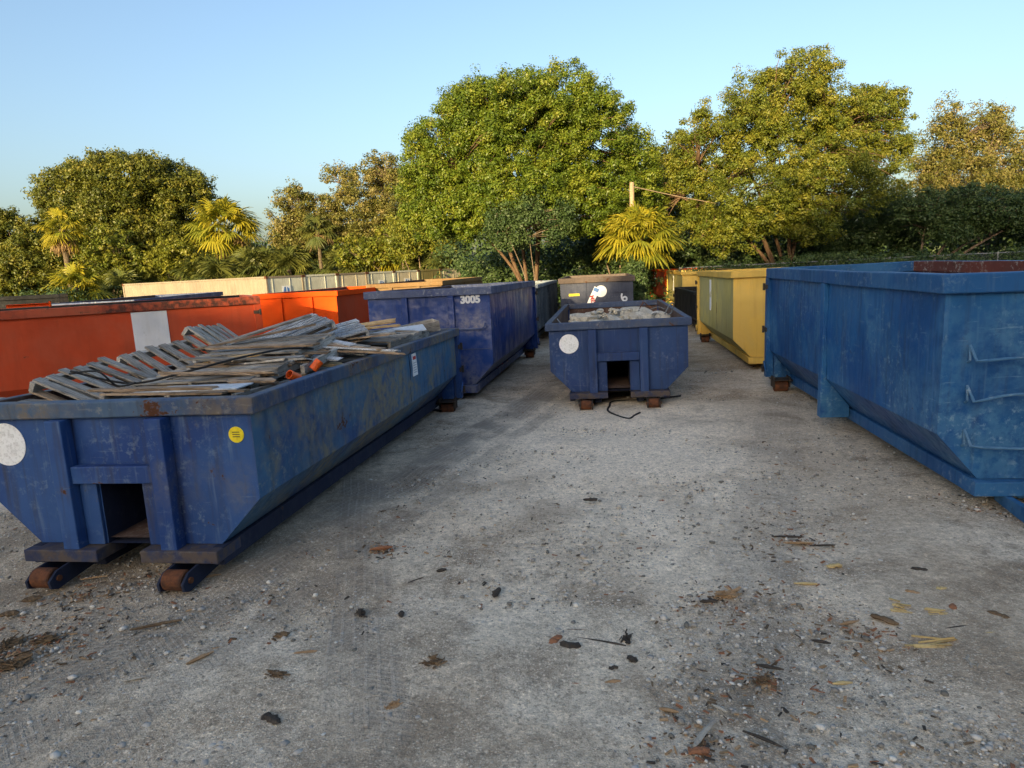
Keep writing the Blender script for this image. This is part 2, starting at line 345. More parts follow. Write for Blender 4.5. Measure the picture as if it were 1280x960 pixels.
def ground_mat():
    t = NT('crushed limestone and dirt'); co = t.coord()
    big = t.noise(co, .33, 4, .6, .5); med = t.noise(co, 1.3, 6, .62, .4); sm = t.noise(co, 6, 6, .65); fine = t.noise(co, 45, 4, .7)
    vc = t.vor(co, 55, out='Color'); vd = t.vor(co, 55); vc2 = t.vor(co, 130, out='Color'); vd2 = t.vor(co, 130); vd3 = t.vor(co, 24); vc3 = t.vor(co, 24, out='Color')
    sep = t.n('ShaderNodeSeparateColor'); t.l(vc, sep.inputs[0]); sep2 = t.n('ShaderNodeSeparateColor'); t.l(vc2, sep2.inputs[0]); sep3 = t.n('ShaderNodeSeparateColor'); t.l(vc3, sep3.inputs[0])
    c = t.mix(t.step(big, .38, .62), (.40, .355, .305), (.52, .485, .435))
    c = t.mix(t.math('MULTIPLY', t.step(med, .5, .7), .75), c, (.22, .182, .145))
    c = t.mix(t.math('MULTIPLY', t.step(t.noise(co, .9, 6, .6, .3), .54, .72), .7), c, (.58, .56, .53))
    c = t.mix(t.math('MULTIPLY', t.step(sm, .52, .72), .45), c, (.22, .195, .17))
    c = t.mix(t.math('MULTIPLY', t.step(fine, .5, .8), .6), c, (.13, .118, .10))
    sxy = t.n('ShaderNodeSeparateXYZ'); t.l(co, sxy.inputs[0])
    dx = t.math('DIVIDE', t.math('SUBTRACT', sxy.outputs[0], 1.4), 3.3); dy = t.math('DIVIDE', t.math('SUBTRACT', sxy.outputs[1], 8.6), 5.6)
    dd = t.math('SQRT', t.math('ADD', t.math('MULTIPLY', dx, dx), t.math('MULTIPLY', dy, dy)))
    pal = t.math('SUBTRACT', 1, t.step(t.math('ADD', dd, t.math('MULTIPLY', t.math('SUBTRACT', med, .5), .9)), .25, 1.25))
    c = t.mix(t.math('MULTIPLY', pal, .92), c, (.74, .70, .64))
    gm = t.math('ADD', t.math('MULTIPLY', t.step(t.noise(co, .7, 5, .6), .35, .65), .55), .45)      # where loose gravel lies
    stone = t.math('MULTIPLY', t.step(sep.outputs[0], .5, .54), t.math('SUBTRACT', 1, t.step(vd, .3, .5)))
    c = t.mix(t.math('MULTIPLY', t.math('MULTIPLY', stone, gm), .95), c, t.ramp(sep.outputs[1], [(0, (.30, .28, .25)), (.5, (.52, .50, .46)), (1, (.74, .71, .66))]))
    stone2 = t.math('MULTIPLY', t.step(sep2.outputs[0], .3, .34), t.math('SUBTRACT', 1, t.step(vd2, .3, .5)))
    c = t.mix(t.math('MULTIPLY', t.math('MULTIPLY', stone2, gm), .9), c, t.ramp(sep2.outputs[1], [(0, (.20, .185, .165)), (.5, (.48, .46, .43)), (1, (.78, .75, .70))]))
    stone3 = t.math('MULTIPLY', t.step(sep3.outputs[0], .8, .83), t.math('SUBTRACT', 1, t.step(vd3, .22, .36)))
    c = t.mix(t.math('MULTIPLY', t.math('MULTIPLY', stone3, gm), .9), c, t.ramp(sep3.outputs[1], [(0, (.2, .18, .16)), (.45, (.5, .47, .42)), (1, (.80, .76, .70))]))
    gr_ = t.noise(co, 17, 3, .8); c = t.mix(t.math('MULTIPLY', t.step(gr_, .62, .8), .6), c, (.17, .15, .13))
    bx = t.math('DIVIDE', t.math('SUBTRACT', sxy.outputs[0], t.math('ADD', t.math('MULTIPLY', sxy.outputs[1], .14), 2.35)), .75)
    brn = t.math('SUBTRACT', 1, t.step(t.math('ADD', t.math('ABSOLUTE', bx), t.math('MULTIPLY', t.math('SUBTRACT', med, .5), 1.3)), .2, 1.3))
    c = t.mix(t.math('MULTIPLY', brn, .32), c, (.30, .26, .215))
    g1 = t.noise(co, 26, 4, .9); c = t.mix(1., c, t.ramp(g1, [(0, .6), (.5, 1.), (1, 1.5)]), 'MULTIPLY')
    g2 = t.noise(co, 9, 4, .85); c = t.mix(1., c, t.ramp(g2, [(0, .72), (.5, 1.), (1, 1.25)]), 'MULTIPLY')
    c = t.mix(1., c, (1.28, 1.16, .985), 'MULTIPLY')
    # tyre tracks: ribbed tread in relief, groove shade painted into the colour
    tr_h = None
    for (px, py, ang, wid, amt) in ((-2.3, 4.6, R_(-20), .34, 1.), (-1.2, 4.7, R_(12), .26, .9), (-3.0, 4.3, R_(-24), .24, .8), (-1.75, 4.4, R_(-20), .14, .7), (1.75, 4.7, R_(-24), .34, .55)):
        mp = t.n('ShaderNodeMapping', vector_type='POINT'); t.l(co, mp.inputs[0])
        mp.inputs['Rotation'].default_value = (0, 0, -ang)
        ca, sa = math.cos(-ang), math.sin(-ang)
        mp.inputs['Location'].default_value = (-(px*ca-py*sa), -(px*sa+py*ca), 0)
        sx = t.n('ShaderNodeSeparateXYZ'); t.l(mp.outputs[0], sx.inputs[0])
        wob = t.math('ADD', sx.outputs[0], t.math('MULTIPLY', t.math('SUBTRACT', big, .5), .10))
        d = t.math('ABSOLUTE', wob)
        mask = t.math('SUBTRACT', 1, t.step(d, wid*.8, wid))
        mask = t.math('MULTIPLY', mask, t.math('SUBTRACT', 1, t.step(t.math('ABSOLUTE', sx.outputs[1]), 2.2, 4.5)))
        mask = t.math('MULTIPLY', t.math('MULTIPLY', mask, t.math('ADD', t.math('MULTIPLY', t.step(t.noise(co, 1.6, 4), .3, .6), .8), .2)), amt)
        chev = t.math('SINE', t.math('MULTIPLY', t.math('ADD', sx.outputs[1], t.math('MULTIPLY', d, .55)), 135))
        rib = t.math('SINE', t.math('MULTIPLY', wob, 82))
        hh = t.math('MULTIPLY', t.math('ADD', t.math('MULTIPLY', t.step(chev, .0, .6), .55), t.math('MULTIPLY', t.step(rib, .45, .8), .7)), mask)
        c = t.mix(t.math('MULTIPLY', mask, .55), c, t.mix(t.step(hh, .1, .9), (.22, .19, .155), (.42, .375, .32)))
        tr_h = hh if tr_h is None else t.math('ADD', tr_h, hh)
    n = t.bump(tr_h, .6, .010)
    n = t.bump(t.math('ADD', sm, t.math('MULTIPLY', fine, .4)), .6, .02, n)
    n = t.bump(t.math('ADD', t.math('MULTIPLY', stone, t.math('SUBTRACT', 1, vd)), t.math('MULTIPLY', stone2, .5)), .7, .008, n)
    return t.done(c, .92, n, .2)
MT['ground'] = ground_mat()
def soil_mat():
    t = NT('weedy soil'); co = t.coord(); n = t.noise(co, .8, 6); n2 = t.noise(co, 9, 6, .7)
    c = t.mix(t.step(n, .4, .6), (.035, .042, .016), (.075, .06, .035)); c = t.mix(t.step(n2, .45, .7), c, (.03, .035, .012))
    return t.done(c, .95, t.bump(n2, .6, .05), .1)
MT['soil'] = soil_mat()

# ------------------------------------------------------------------ ground
def grid(name, xs, ys, zf, mat, kind='structure'):
    X, Y = np.meshgrid(xs, ys); Z = zf(X, Y); nx, ny = len(xs), len(ys)
    V = np.stack([X, Y, Z], -1).reshape(-1, 3)
    i = np.arange(nx-1)[None, :]+np.arange(ny-1)[:, None]*nx
    q = np.stack([i, i+1, i+1+nx, i+nx], -1).reshape(-1, 4)
    me = bpy.data.meshes.new(name); me.from_pydata(V.tolist(), [], q.tolist()); me.update()
    me.polygons.foreach_set('use_smooth', [True]*len(me.polygons))
    o = link(name, me, mat); o['kind'] = kind
    return o
def bumps(X, Y):
    z = np.zeros_like(X)
    for k in range(26):
        a = rng.uniform(0, 6.283); f = rng.uniform(.8, 5.5); z += .010/f**.8*np.sin((X*np.cos(a)+Y*np.sin(a))*f+rng.uniform(0, 6.28))
    return z
BUMP_STATE = np.random.default_rng(3)
rng = np.random.default_rng(3)
nearfade = lambda X, Y: np.clip((26-np.hypot(X, Y))/14, 0, 1)
xs = np.unique(np.concatenate([np.linspace(-700, -60, 9), np.linspace(-60, -12, 25), np.linspace(-12, 12, 241), np.linspace(12, 60, 25), np.linspace(60, 700, 9)]))
ys = np.unique(np.concatenate([np.linspace(-700, -30, 9), np.linspace(-30, 0, 16), np.linspace(0, 20, 201), np.linspace(20, 80, 31), np.linspace(80, 1200, 9)]))
grid('ground', xs, ys, lambda X, Y: gz_arr(X, Y)+bumps(X, Y)*nearfade(X, Y)*.8, MT['ground'])
# strip of weedy soil under the trees, a sheet just above the yard surface
grid('soil', np.linspace(-90, 90, 61), np.concatenate([np.linspace(33.5, 60, 21), np.linspace(64, 200, 12)]), lambda X, Y: gz_arr(X, Y)+.03, MT['soil'])

# ------------------------------------------------------------------ roll-off dumpsters
ROOTS = {}
def text_mesh(txt, size, bold=.0, shear=0):
    cu = bpy.data.curves.new('lettering', 'FONT'); cu.body = txt; cu.size = size; cu.extrude = .002; cu.offset = bold; cu.shear = shear; cu.align_x = 'CENTER'; cu.align_y = 'CENTER'
    ob = bpy.data.objects.new('lettering', cu); COL.objects.link(ob)
    me = bpy.data.meshes.new_from_object(ob.evaluated_get(bpy.context.evaluated_depsgraph_get()))
    bpy.data.objects.remove(ob); bpy.data.curves.remove(cu)
    return me
def lettering(name, txt, size, mat, parent, loc, rot, bold=0, shear=0):
    me = text_mesh(txt, size, bold, shear); o = link(name, me, mat, parent); o.location = loc; o.rotation_euler = rot
    return o
FRONT = (math.pi/2, 0, 0)             # lying on a face that looks to -y
RIGHT = (math.pi/2, 0, math.pi/2)     # on a face that looks to +x
LEFT = (math.pi/2, 0, -math.pi/2)
def disc(name, r, mat, parent, loc, rot, n=40, t=.004):
    m = MB(); m.tube([(0, 0, 0), (0, 0, t)], r, n); o = m.build(name, mat, parent); o.location = loc; o.rotation_euler = rot; return o
def plate(name, w, h, mat, parent, loc, rot, t=.004):
    m = MB(); m.box(-w/2, w/2, -h/2, h/2, 0, t); o = m.build(name, mat, parent); o.location = loc; o.rotation_euler = rot; return o

def bulge(yy, pz, L, Ht, W):
    return .008+.009*math.sin(yy*3.1+L)+.006*math.sin(yy*6.7+pz*5+Ht*9)+.005*math.sin(yy*11.3-pz*9+W*30)+.004*math.sin(yy*17+pz*14)
DIM = {}
def side_patch(name, root, sgn, ya, yb, za, zb_, mat, lift=.004, n=10):
    """thin sticker or painted patch that follows the bulged side wall"""
    L, Ht, hc, W = DIM[root.name]; wb = 1.16*W/2.44; vs = []
    for off in (lift, -.02):
        for i in range(n+1):
            for j in range(n+1):
                y = ya+(yb-ya)*i/n; z = za+(zb_-za)*j/n; ty = (y-.06)/(L-.12); tz = (Ht-.02-z)/(Ht-.02-hc)
                vs.append((sgn*(wb+max(-.012, min(1, 6*min(ty, 1-ty))*math.sin(math.pi*tz)*bulge(y, z, L, Ht, W))+off), y, z))
    k = n+1; m = MB(); m.add(vs, [(i*k+j, (i+1)*k+j, (i+1)*k+j+1, i*k+j+1) for i in range(n) for j in range(n)])
    edge = [j for j in range(k)]+[i*k+n for i in range(1, k)]+[n*k+j for j in range(n-1, -1, -1)]+[i*k for i in range(n-1, 0, -1)]
    m.add([vs[q] for q in edge]+[vs[q+k*k] for q in edge], [(i, (i+1) % len(edge), (i+1) % len(edge)+len(edge), i+len(edge)) for i in range(len(edge))])
    return m.build(name, MT[mat], root)
def dumpster(key, label, loc, th, ta, tb, L, Ht, hc, W, mb, mr, mi='inside', ms=None, mu='under', front='hook', ribs=(), corr=False, rail=.13, wheels=True, group='roll-off dumpsters parked around the yard'):
    """open-top roll-off container: local x across, y from its front to its rear door, z up from the ground"""
    ms = ms or mb
    root = empty('rolloff_dumpster', loc, (math.atan(tb), -math.atan(ta), th), label, 'dumpster', group); ROOTS[key] = root; DIM[root.name] = (L, Ht, hc, W)
    k = W/2.44; wb = 1.16*k; bw = .80*k; zb = .27; ov = .06
    # shell: side walls, sloped lower sides and floor as one folded sheet, plus the two ends
    out = [(-wb, Ht-.02), (-wb, hc), (-bw, zb), (bw, zb), (wb, hc), (wb, Ht-.02)]
    inn = [(wb-.025, Ht-.02), (wb-.025, hc+.01), (bw-.01, zb+.04), (-bw+.01, zb+.04), (-wb+.025, hc+.01), (-wb+.025, Ht-.02)]
    m = MB(); y0, y1 = ov, L-ov
    nseg = 12
    for s in range(6):                 # outer faces; side strips take the side material
        if s == 5: continue
        a, b = out[s], out[s+1]
        if s in (0, 1, 3, 4):          # plate that has bulged and been knocked over the years
            ny, nz = 40, 7; vs = []
            for iy in range(ny+1):
                for iz in range(nz+1):
                    ty, tz = iy/ny, iz/nz; yy = y0+(y1-y0)*ty; px_ = a[0]+(b[0]-a[0])*tz; pz = a[1]+(b[1]-a[1])*tz
                    ed = min(1, 6*min(ty, 1-ty))*math.sin(math.pi*tz)
                    w_ = ed*bulge(yy, pz, L, Ht, W)
                    vs.append((px_+math.copysign(max(-.012, w_), a[0]), yy, pz))
            m.add(vs, [(iy*(nz+1)+iz, (iy+1)*(nz+1)+iz, (iy+1)*(nz+1)+iz+1, iy*(nz+1)+iz+1) for iy in range(ny) for iz in range(nz)], 1)
            continue
        m.add([(a[0], y0, a[1]), (a[0], y1, a[1]), (b[0], y1, b[1]), (b[0], y0, b[1])], [(0, 1, 2, 3)], 1 if s in (0, 4) else (3 if s == 2 else 1))
    for s in range(5):
        a, b = inn[s], inn[s+1]
        m.add([(a[0], y0+.02, a[1]), (a[0], y1-.02, a[1]), (b[0], y1-.02, b[1]), (b[0], y0+.02, b[1])], [(0, 1, 2, 3)], 2)
    for yy, yi in ((y0, y0+.02), (y1, y1-.02)):
        if front == 'hook' and yy == y0:   # end wall with the square hook opening left free
            ow, oz = .19, .79
            zc = zb
            def px(z):                      # half width of the section at height z
                return wb if z >= hc else bw+(wb-bw)*(z-zb)/(hc-zb)
            ol = [(-wb, Ht-.02), (-wb, hc), (-bw, zb), (-ow, zb), (-ow, oz), (ow, oz), (ow, zb), (bw, zb), (wb, hc), (wb, Ht-.02)]
            m.add([(p[0], yy, p[1]) for p in ol[:5]]+[(-ow, yy, Ht-.02)], [(0, 1, 2, 3, 4, 5)], 0)
            m.add([(-ow, yy, oz), (ow, yy, oz), (ow, yy, Ht-.02), (-ow, yy, Ht-.02)], [(0, 1, 2, 3)], 0)
            m.add([(p[0], yy, p[1]) for p in ol[5:]]+[(ow, yy, Ht-.02)], [(0, 1, 2, 3, 4, 5)], 0)
            # tunnel behind the opening; the dark colour of its walls stands for shade
            d = yy+1.7
            m.add([(-ow, yy, zb), (-ow, d, zb), (-ow, d, oz), (-ow, yy, oz)], [(0, 1, 2, 3)], 3)
            m.add([(ow, yy, zb), (ow, d, zb), (ow, d, oz), (ow, yy, oz)], [(0, 1, 2, 3)], 3)
            m.add([(-ow, yy, oz), (ow, yy, oz), (ow, d, oz), (-ow, d, oz)], [(0, 1, 2, 3)], 3)
            m.add([(-ow, d, zb), (ow, d, zb), (ow, d, oz), (-ow, d, oz)], [(0, 1, 2, 3)], 3)
        else:
            m.add([(p[0], yy, p[1]) for p in out], [tuple(range(6))], 0)
        if front == 'hook' and yy == y0:
            i0, i1, i2, i3, i4, i5 = inn; zf = i2[1]
            m.add([(i3[0], yi, zf), (-ow, yi, zf), (-ow, yi, i0[1]), (i5[0], yi, i0[1]), (i4[0], yi, i4[1])], [(0, 1, 2, 3, 4)], 2)
            m.add([(ow, yi, zf), (i2[0], yi, zf), (i1[0], yi, i1[1]), (i0[0], yi, i0[1]), (ow, yi, i0[1])], [(0, 1, 2, 3, 4)], 2)
            m.add([(-ow, yi, oz), (ow, yi, oz), (ow, yi, i0[1]), (-ow, yi, i0[1])], [(0, 1, 2, 3)], 2)
        else:
            m.add([(p[0], yi, p[1]) for p in inn], [tuple(range(6))], 0 if mi == 'inside_red' and yy == y1 else 2)
    body = m.build('body', [MT[mb], MT[ms], MT[mi], MT[mu]], root)
    bm = bmesh.new(); bm.from_mesh(body.data); bmesh.ops.remove_doubles(bm, verts=bm.verts, dist=1e-4)
    for f_ in bm.faces: f_.smooth = len(f_.verts) == 4 and f_.calc_area() < .12
    for e_ in bm.edges:
        if len(e_.link_faces) == 2 and e_.calc_face_angle(0) > .35: e_.smooth = False
    bm.to_mesh(body.data); bm.free()
    # top rail: a mitred box section around the opening
    m = MB(); zo, zi = Ht, Ht-rail; xo, xi = W/2, wb-.045
    rr = np.random.default_rng(int(abs(loc[0])*100)+7)
    def ring(x_, ya, yb, n=10):
        c4 = [(-x_, ya), (x_, ya), (x_, yb), (-x_, yb)]; o_ = []
        for i in range(4):
            p_, q_ = c4[i], c4[(i+1) % 4]; k_ = n if i % 2 else 5
            o_ += [(p_[0]+(q_[0]-p_[0])*j/k_, p_[1]+(q_[1]-p_[1])*j/k_, j == 0) for j in range(k_)]
        return o_
    ro, ri = ring(xo, 0, L), ring(xi, ov+.06, L-ov-.06); N_ = len(ro)
    jit = np.cumsum(rr.normal(size=(N_, 3))*.004, 0); jit -= np.linspace(0, 1, N_)[:, None]*jit[-1]
    jit = np.clip(jit, -.012, .012); jit[:, 2] = np.clip(jit[:, 2], -.008, .008)
    vs = [(p[0]+j[0]*.6, p[1]+j[1]*.6, z_+j[2]) for z_, R4 in ((zi, ro), (zi, ri), (zo, ro), (zo, ri)) for p, j in zip(R4, jit)]
    fs, fm = [], []
    for i in range(N_):
        j = (i+1) % N_
        fs += [(i, j, j+N_, i+N_), (i+2*N_, i+3*N_, j+3*N_, j+2*N_), (i, i+2*N_, j+2*N_, j), (i+N_, j+N_, j+3*N_, i+3*N_)]; fm += [0, 0, 0, 1 if 5 <= i < 15 or i >= 20 else 0]
    m.add(vs, fs); m.m = fm
    m.build('top_rail', [MT[mr], MT[mi]], root, bevel=.012)
    # long sills and skid beams
    for sgn in (-1, 1):
        MB().box(sgn*bw-.05 if sgn > 0 else sgn*bw-.04, sgn*bw+.04 if sgn > 0 else sgn*bw+.05, .0, L-.2, .12, zb-.003).build('side_sill', MT[mu if mb in ('blue_worn', 'navy') else mr], root, bevel=.006)
        MB().box(sgn*.36-.06, sgn*.36+.06, .12, L-.3, .06, zb-.004).build('skid_beam', MT[mu], root)
    if front in ('hook', 'hook_flat'):
        dp = .12
        for sgn in (-1, 1):
            MB().box(sgn*.425*k-.07, sgn*.425*k+.07, ov-dp, ov-.002, zb-.02, Ht-rail-.003).build('front_post', MT[mb], root, bevel=.008)
            MB().box(sgn*.275*k-.075, sgn*.275*k+.075, ov-.03, ov-.002, zb, .78).build('opening_jamb', MT[mb], root, bevel=.004)
            pl = MB(); xa, xb = (.19, .84*k) if sgn > 0 else (-.84*k, -.19)
            pl.box(xa, xb, -.085, .25, .165, zb-.006); pl.build('front_plate', MT['plate'], root, bevel=.008)
            br = MB(); xc = sgn*.56*k
            for e in (-1, 1):
                br.prism([(.35, .16), (-.06, .16), (-.20, .145), (-.28, .085), (-.27, .025), (-.21, .0), (-.13, .01), (.35, .06)], 'x', xc+e*.10-.011, xc+e*.10+.011)
            b = br.build('roller_bracket', MT['dark_steel' if mb != 'blue_worn' else 'under'], root, bevel=.003)
            ro = MB(); ro.tube([(xc-.084, -.195, .085), (xc-.074, -.195, .085), (xc+.074, -.195, .085), (xc+.084, -.195, .085)], [.070, .078, .078, .070], 20); ro.tube([(xc-.125, -.195, .085), (xc+.125, -.195, .085)], .025, 10)
            ro.build('roller', MT['rust'], b, smooth=False)
        MB().box(-.355*k, .355*k, ov-.09, ov-.002, .79, .93).build('cross_beam', MT[mb], root, bevel=.008)
        MB().box(-.19, .19, .30, .36, .20, .27).build('hook_bar', MT['dark_steel'], root)
    elif front == 'posts':
        for x in (-.44*k, .44*k):
            MB().box(x-.055, x+.055, ov-.06, ov-.002, zb, Ht-rail-.003).build('front_post', MT[mb], root, bevel=.006)
        MB().box(-.86*k, .86*k, -.10, .2, .13, zb-.006).build('front_plate', MT[mr if mb != 'royal' else mb], root, bevel=.008)
    else:
        MB().box(-.86*k, .86*k, -.03, .2, .13, zb-.006).build('front_plate', MT[mr], root, bevel=.008)
    # rear frame with door
    rf = MB()
    for sgn in (-1, 1):
        xa = sgn*W/2; xb = sgn*(W/2-.12)
        rf.box(min(xa, xb), max(xa, xb), L-.14, L-.004, .22, Ht-rail-.004)
        poly = [(sgn*(wb-.01), hc+.02), (sgn*(bw+.02), zb+.01), (sgn*(bw+.02), .22), (sgn*(W/2-.12), .22), (sgn*(W/2-.12), hc+.02)]
        rf.prism(poly, 'y', L-.20, L-.15)
    rf.box(-W/2+.12, W/2-.12, L-.14, L-.005, .15, .26)
    rf.build('rear_frame', MT[mb], root, bevel=.006)
    MB().box(-W/2+.125, W/2-.125, L-.05, L-.006, .265, Ht-rail-.006).build('rear_door', MT[mb], root)
    for sgn in (-1, 1):
        for q, zz in enumerate((Ht-.32, Ht*.5, .36)):
            h = MB(); h.box(sgn*W/2+(-.02 if sgn < 0 else .001), sgn*W/2+(-.001 if sgn < 0 else .02), L-.16, L-.05, zz-.035, zz+.035)
            h.tube([(sgn*(W/2+.03), L-.03, zz-.06), (sgn*(W/2+.03), L-.03, zz+.06)], .022, 10)
            h.build('hinge', MT['dark_steel'], root)
        if wheels:
            xw = sgn*1.02*k
            b = MB(); b.box(xw-.14, xw-.115, L-.42, L-.22, .08, .26); b.box(xw+.115, xw+.14, L-.42, L-.22, .08, .26); b.box(xw-.16, xw+.16, L-.48, L-.16, .205, .218)
            wbk = b.build('wheel_bracket', MT['dark_steel'], root)
            w = MB(); w.tube([(xw-.11, L-.33, .092), (xw-.10, L-.33, .092), (xw+.10, L-.33, .092), (xw+.11, L-.33, .092)], [.085, .095, .095, .085], 20); w.build('rear_wheel', MT['rust'], wbk)
    hd = MB(); sg = 1 if loc[0] < 1.5 else -1
    hd.tube([(sg*(W/2+.03), L-.12, .50), (sg*(W/2+.05), L-.34, .36)], .018, 8); hd.build('latch_lever', MT[mb], root)
    for yr in ribs:                    # deep side ribs standing out to the width of the rail, with a gusset foot
        for sgn in (-1, 1):
            r = MB(); xa, xb = sgn*(wb+.002), sgn*W/2
            r.box(min(xa, xb), max(xa, xb), yr-.07, yr+.07, hc, Ht-rail-.004)
            r.prism([(sgn*wb, hc-.002), (sgn*W/2, hc-.002), (sgn*W/2, .16), (sgn*(bw+.06), .16), (sgn*(bw+.06), zb+.05)], 'y', yr-.07, yr+.07)
            r.build('side_rib', MT[ms], root, bevel=.006)
    if corr:
        n = int((L-.5)/.42)
        for sgn in (-1, 1):
            r = MB()
            for i in range(n):
                yy = .3+i*.42; xa, xb = sgn*(wb+.002), sgn*(wb+.055); r.box(min(xa, xb), max(xa, xb), yy, yy+.09, hc, Ht-rail-.004)
            r.build('side_ribs', MT[ms], root)
    return root

# calibrated stand points (front centre, heading, slight ground tilt)
L1 = dumpster('L1', 'weathered blue open-top dumpster piled with broken pallets, nearest on the left', (-3.1337, 5.0291, .0554), -.1573, .0081, -.0166, 6.757, 1.435, .641, 2.455, 'blue_worn', 'blue_rail', ms='blue_side')
C1 = dumpster('C1', 'short navy dumpster filled with broken concrete, standing alone mid-lane', (1.8141, 11.1186, -.0551), -.1433, .01, -.0041, 6.0136, 1.462, .639, 2.431, 'navy', 'navy_rail')
R1 = dumpster('R1', 'tall bright blue dumpster with ladder rungs on its end, nearest on the right', (4.9513, 5.5994, .0072), -.1283, .0001, .0033, 6.02, 2.118, .69, 2.467, 'azure', 'azure_rail', mi='inside_red', mu='azure_rail', front='flat', ribs=(3.05,), rail=.17)
B5 = dumpster('B5', 'glossy dark blue dumpster numbered 3005 behind the pallet load', (-1.4754, 12.3022, -.0095), -.1657, .006, -.0117, 6.389, 2.0615, .64, 2.439, 'royal', 'royal_rail', front='posts', rail=.14)
Y1 = dumpster('Y1', 'yellow dumpster with bleached olive side right behind the bright blue one', (5.8333, 13.7306, .0024), -.1597, -.0004, -.0097, 5.959, 2.058, .64, 2.443, 'yellow', 'yellow', ms='olive', mu='yellow', front='flat', rail=.14)
O1 = dumpster('O1', 'faded orange-red dumpster with a white square on its long side', (-11.64, 11.97, -.02), -1.073, 0, 0, 6.7, 2.05, .62, 2.44, 'orange', 'orange_rail', mi='black', mu='orange_rail', front='posts', rail=.16)
B2 = dumpster('B2', 'bright orange dumpster end with two posts beyond the white-squared dumpster', (-5.72, 18.1, -.06), -.16, 0, 0, 6.4, 2.05, .64, 2.44, 'bright_orange', 'bright_orange', ms='orange', mu='orange', front='posts', rail=.14)  # side colour is a duller orange that paints in its shade
G1 = dumpster('G1', 'dark grey dumpster with rusty rim, white disc and a painted 6', (2.85, 21.55, -.09), -.14, 0, 0, 5.6, 2.04, .64, 2.44, 'grey', 'grey_rail', front='none', rail=.17)
G2 = dumpster('G2', 'slate grey dumpster with ribbed side between the 3005 one and the dark grey one', (-.30, 19.75, -.08), -.165, 0, 0, 6.2, 1.92, .62, 2.40, 'slate', 'slate_rail', mi='slate_rail', front='none', corr=True, rail=.1)
WB = dumpster('WB', 'rusty ochre-rimmed dumpster mostly hidden behind the 3005 one', (-3.15, 20.6, -.08), -.16, 0, 0, 6.2, 2.16, .64, 2.44, 'brown_yellow', 'brown_yellow', front='posts')
K1 = dumpster('K1', 'low black dumpster tucked behind the olive-sided yellow one', (7.12, 21.15, -.07), -.12, 0, 0, 5.0, 1.40, .55, 2.44, 'black', 'black', mi='black', mu='black', front='none', rail=.1)
Y2 = dumpster('Y2', 'second yellow dumpster farther back, beyond the low black one', (8.48, 28.0, -.1), -.135, 0, 0, 6.2, 1.96, .62, 2.44, 'yellow', 'yellow', ms='olive', mu='yellow', front='none', rail=.14)
R2 = dumpster('R2', 'red-orange dumpster at the far end of the right-hand row', (9.36, 35.0, -.1), -.095, 0, 0, 6.2, 2.02, .62, 2.44, 'bright_orange', 'bright_orange', ms='orange', mu='orange', front='none', rail=.14)
BL = dumpster('BL', 'blue dumpster of which only a rim shows above the white-squared orange one', (-10.95, 17.5, -.08), .087, 0, 0, 7.0, 2.10, .62, 2.44, 'royal', 'royal_rail', front='posts')
DK = dumpster('DK', 'black dumpster with a dark load at the far left edge', (-22.2, 21.9, -.08), -1.10, 0, 0, 6.6, 2.30, .62, 2.44, 'black', 'black', mi='black', mu='black', front='posts')

# marks and fittings
def F(root, y=.058): return y
disc('round_decal', .175, MT['sticker'], L1, (-.98, .058, 1.10), FRONT)
for q in range(7):
    a = q*.9; plate('decal_print', random.uniform(.03, .07), random.uniform(.03, .06), MT['decal_smudge'], L1, (-.98+.09*math.cos(a), .0535, 1.10+.09*math.sin(a)), FRONT, .001)
d = disc('round_sticker', .062, MT['yellow_vinyl'], L1, (1.035, .058, 1.145), FRONT)
for z in (1.165, 1.148, 1.13): plate('sticker_print', .06, .008, MT['ink'], L1, (1.035, .0535, z), FRONT, .001)
nt_ = side_patch('notice_sticker', L1, 1, 4.1, 4.3, .98, 1.28, 'sticker', .008)
side_patch('notice_heading', L1, 1, 4.13, 4.27, 1.20, 1.245, 'red_ink', .0105, 3)
for i in range(5): side_patch('notice_line', L1, 1, 4.125, 4.275, 1.15-i*.032, 1.158-i*.032, 'grey_ink', .0105, 3)
side_patch('panel_seam', L1, 1, 3.98, 3.992, .66, 1.29, 'under', .003, 6)
disc('round_decal', .165, MT['sticker'], C1, (-.82, .058, 1.10), FRONT)
disc('round_decal', .185, MT['sticker'], G1, (.14, .058, 1.58), FRONT)
plate('yellow_strip', .34, .075, MT['yellow_vinyl'], G1, (-.72, .058, 1.50), FRONT)
sg = plate('company_sticker', .19, .62, MT['sticker'], G1, (-.11, .058, 1.42), (math.pi/2, R_(26), 0))
lettering('sticker_lettering', 'ME', .18, MT['red_ink'], sg, (.0, -.08, .006), (0, 0, R_(-52)), .006)
plate('sticker_corner', .17, .12, MT['blue_ink'], sg, (0, .235, .0045), (0, 0, 0), .001)
lettering('painted_number', '6', .40, MT['stencil'], G1, (.86, .050, 1.34), (math.pi/2, R_(-38), 0), .008)
for x in (-.36, .40): MB().box(x-.04, x+.04, .02, .058, .27, 1.86).build('front_post', MT['grey'], G1)
MB().box(.45, 1.14, .03, .058, 1.52, 1.57).build('front_brace', MT['grey'], G1)
lettering('painted_number', '3005', .185, MT['stencil'], B5, (.80, .052, 1.83), FRONT, .010)
h = MB(); h.tube([(.50, .06, 1.32), (.50, -.02, 1.31), (.62, -.03, 1.30), (.98, -.03, 1.30), (1.05, -.02, 1.33), (1.05, .06, 1.40)], .014, 8); h.build('grab_bar', MT['royal_rail'], B5)
MB().box(.505, 1.13, .05, .0575, .92, .932).build('front_seam', MT['royal_rail'], B5)
side_patch('painted_square', O1, 1, 4.31, 4.93, 1.06, 1.88, 'white_paint', .013)
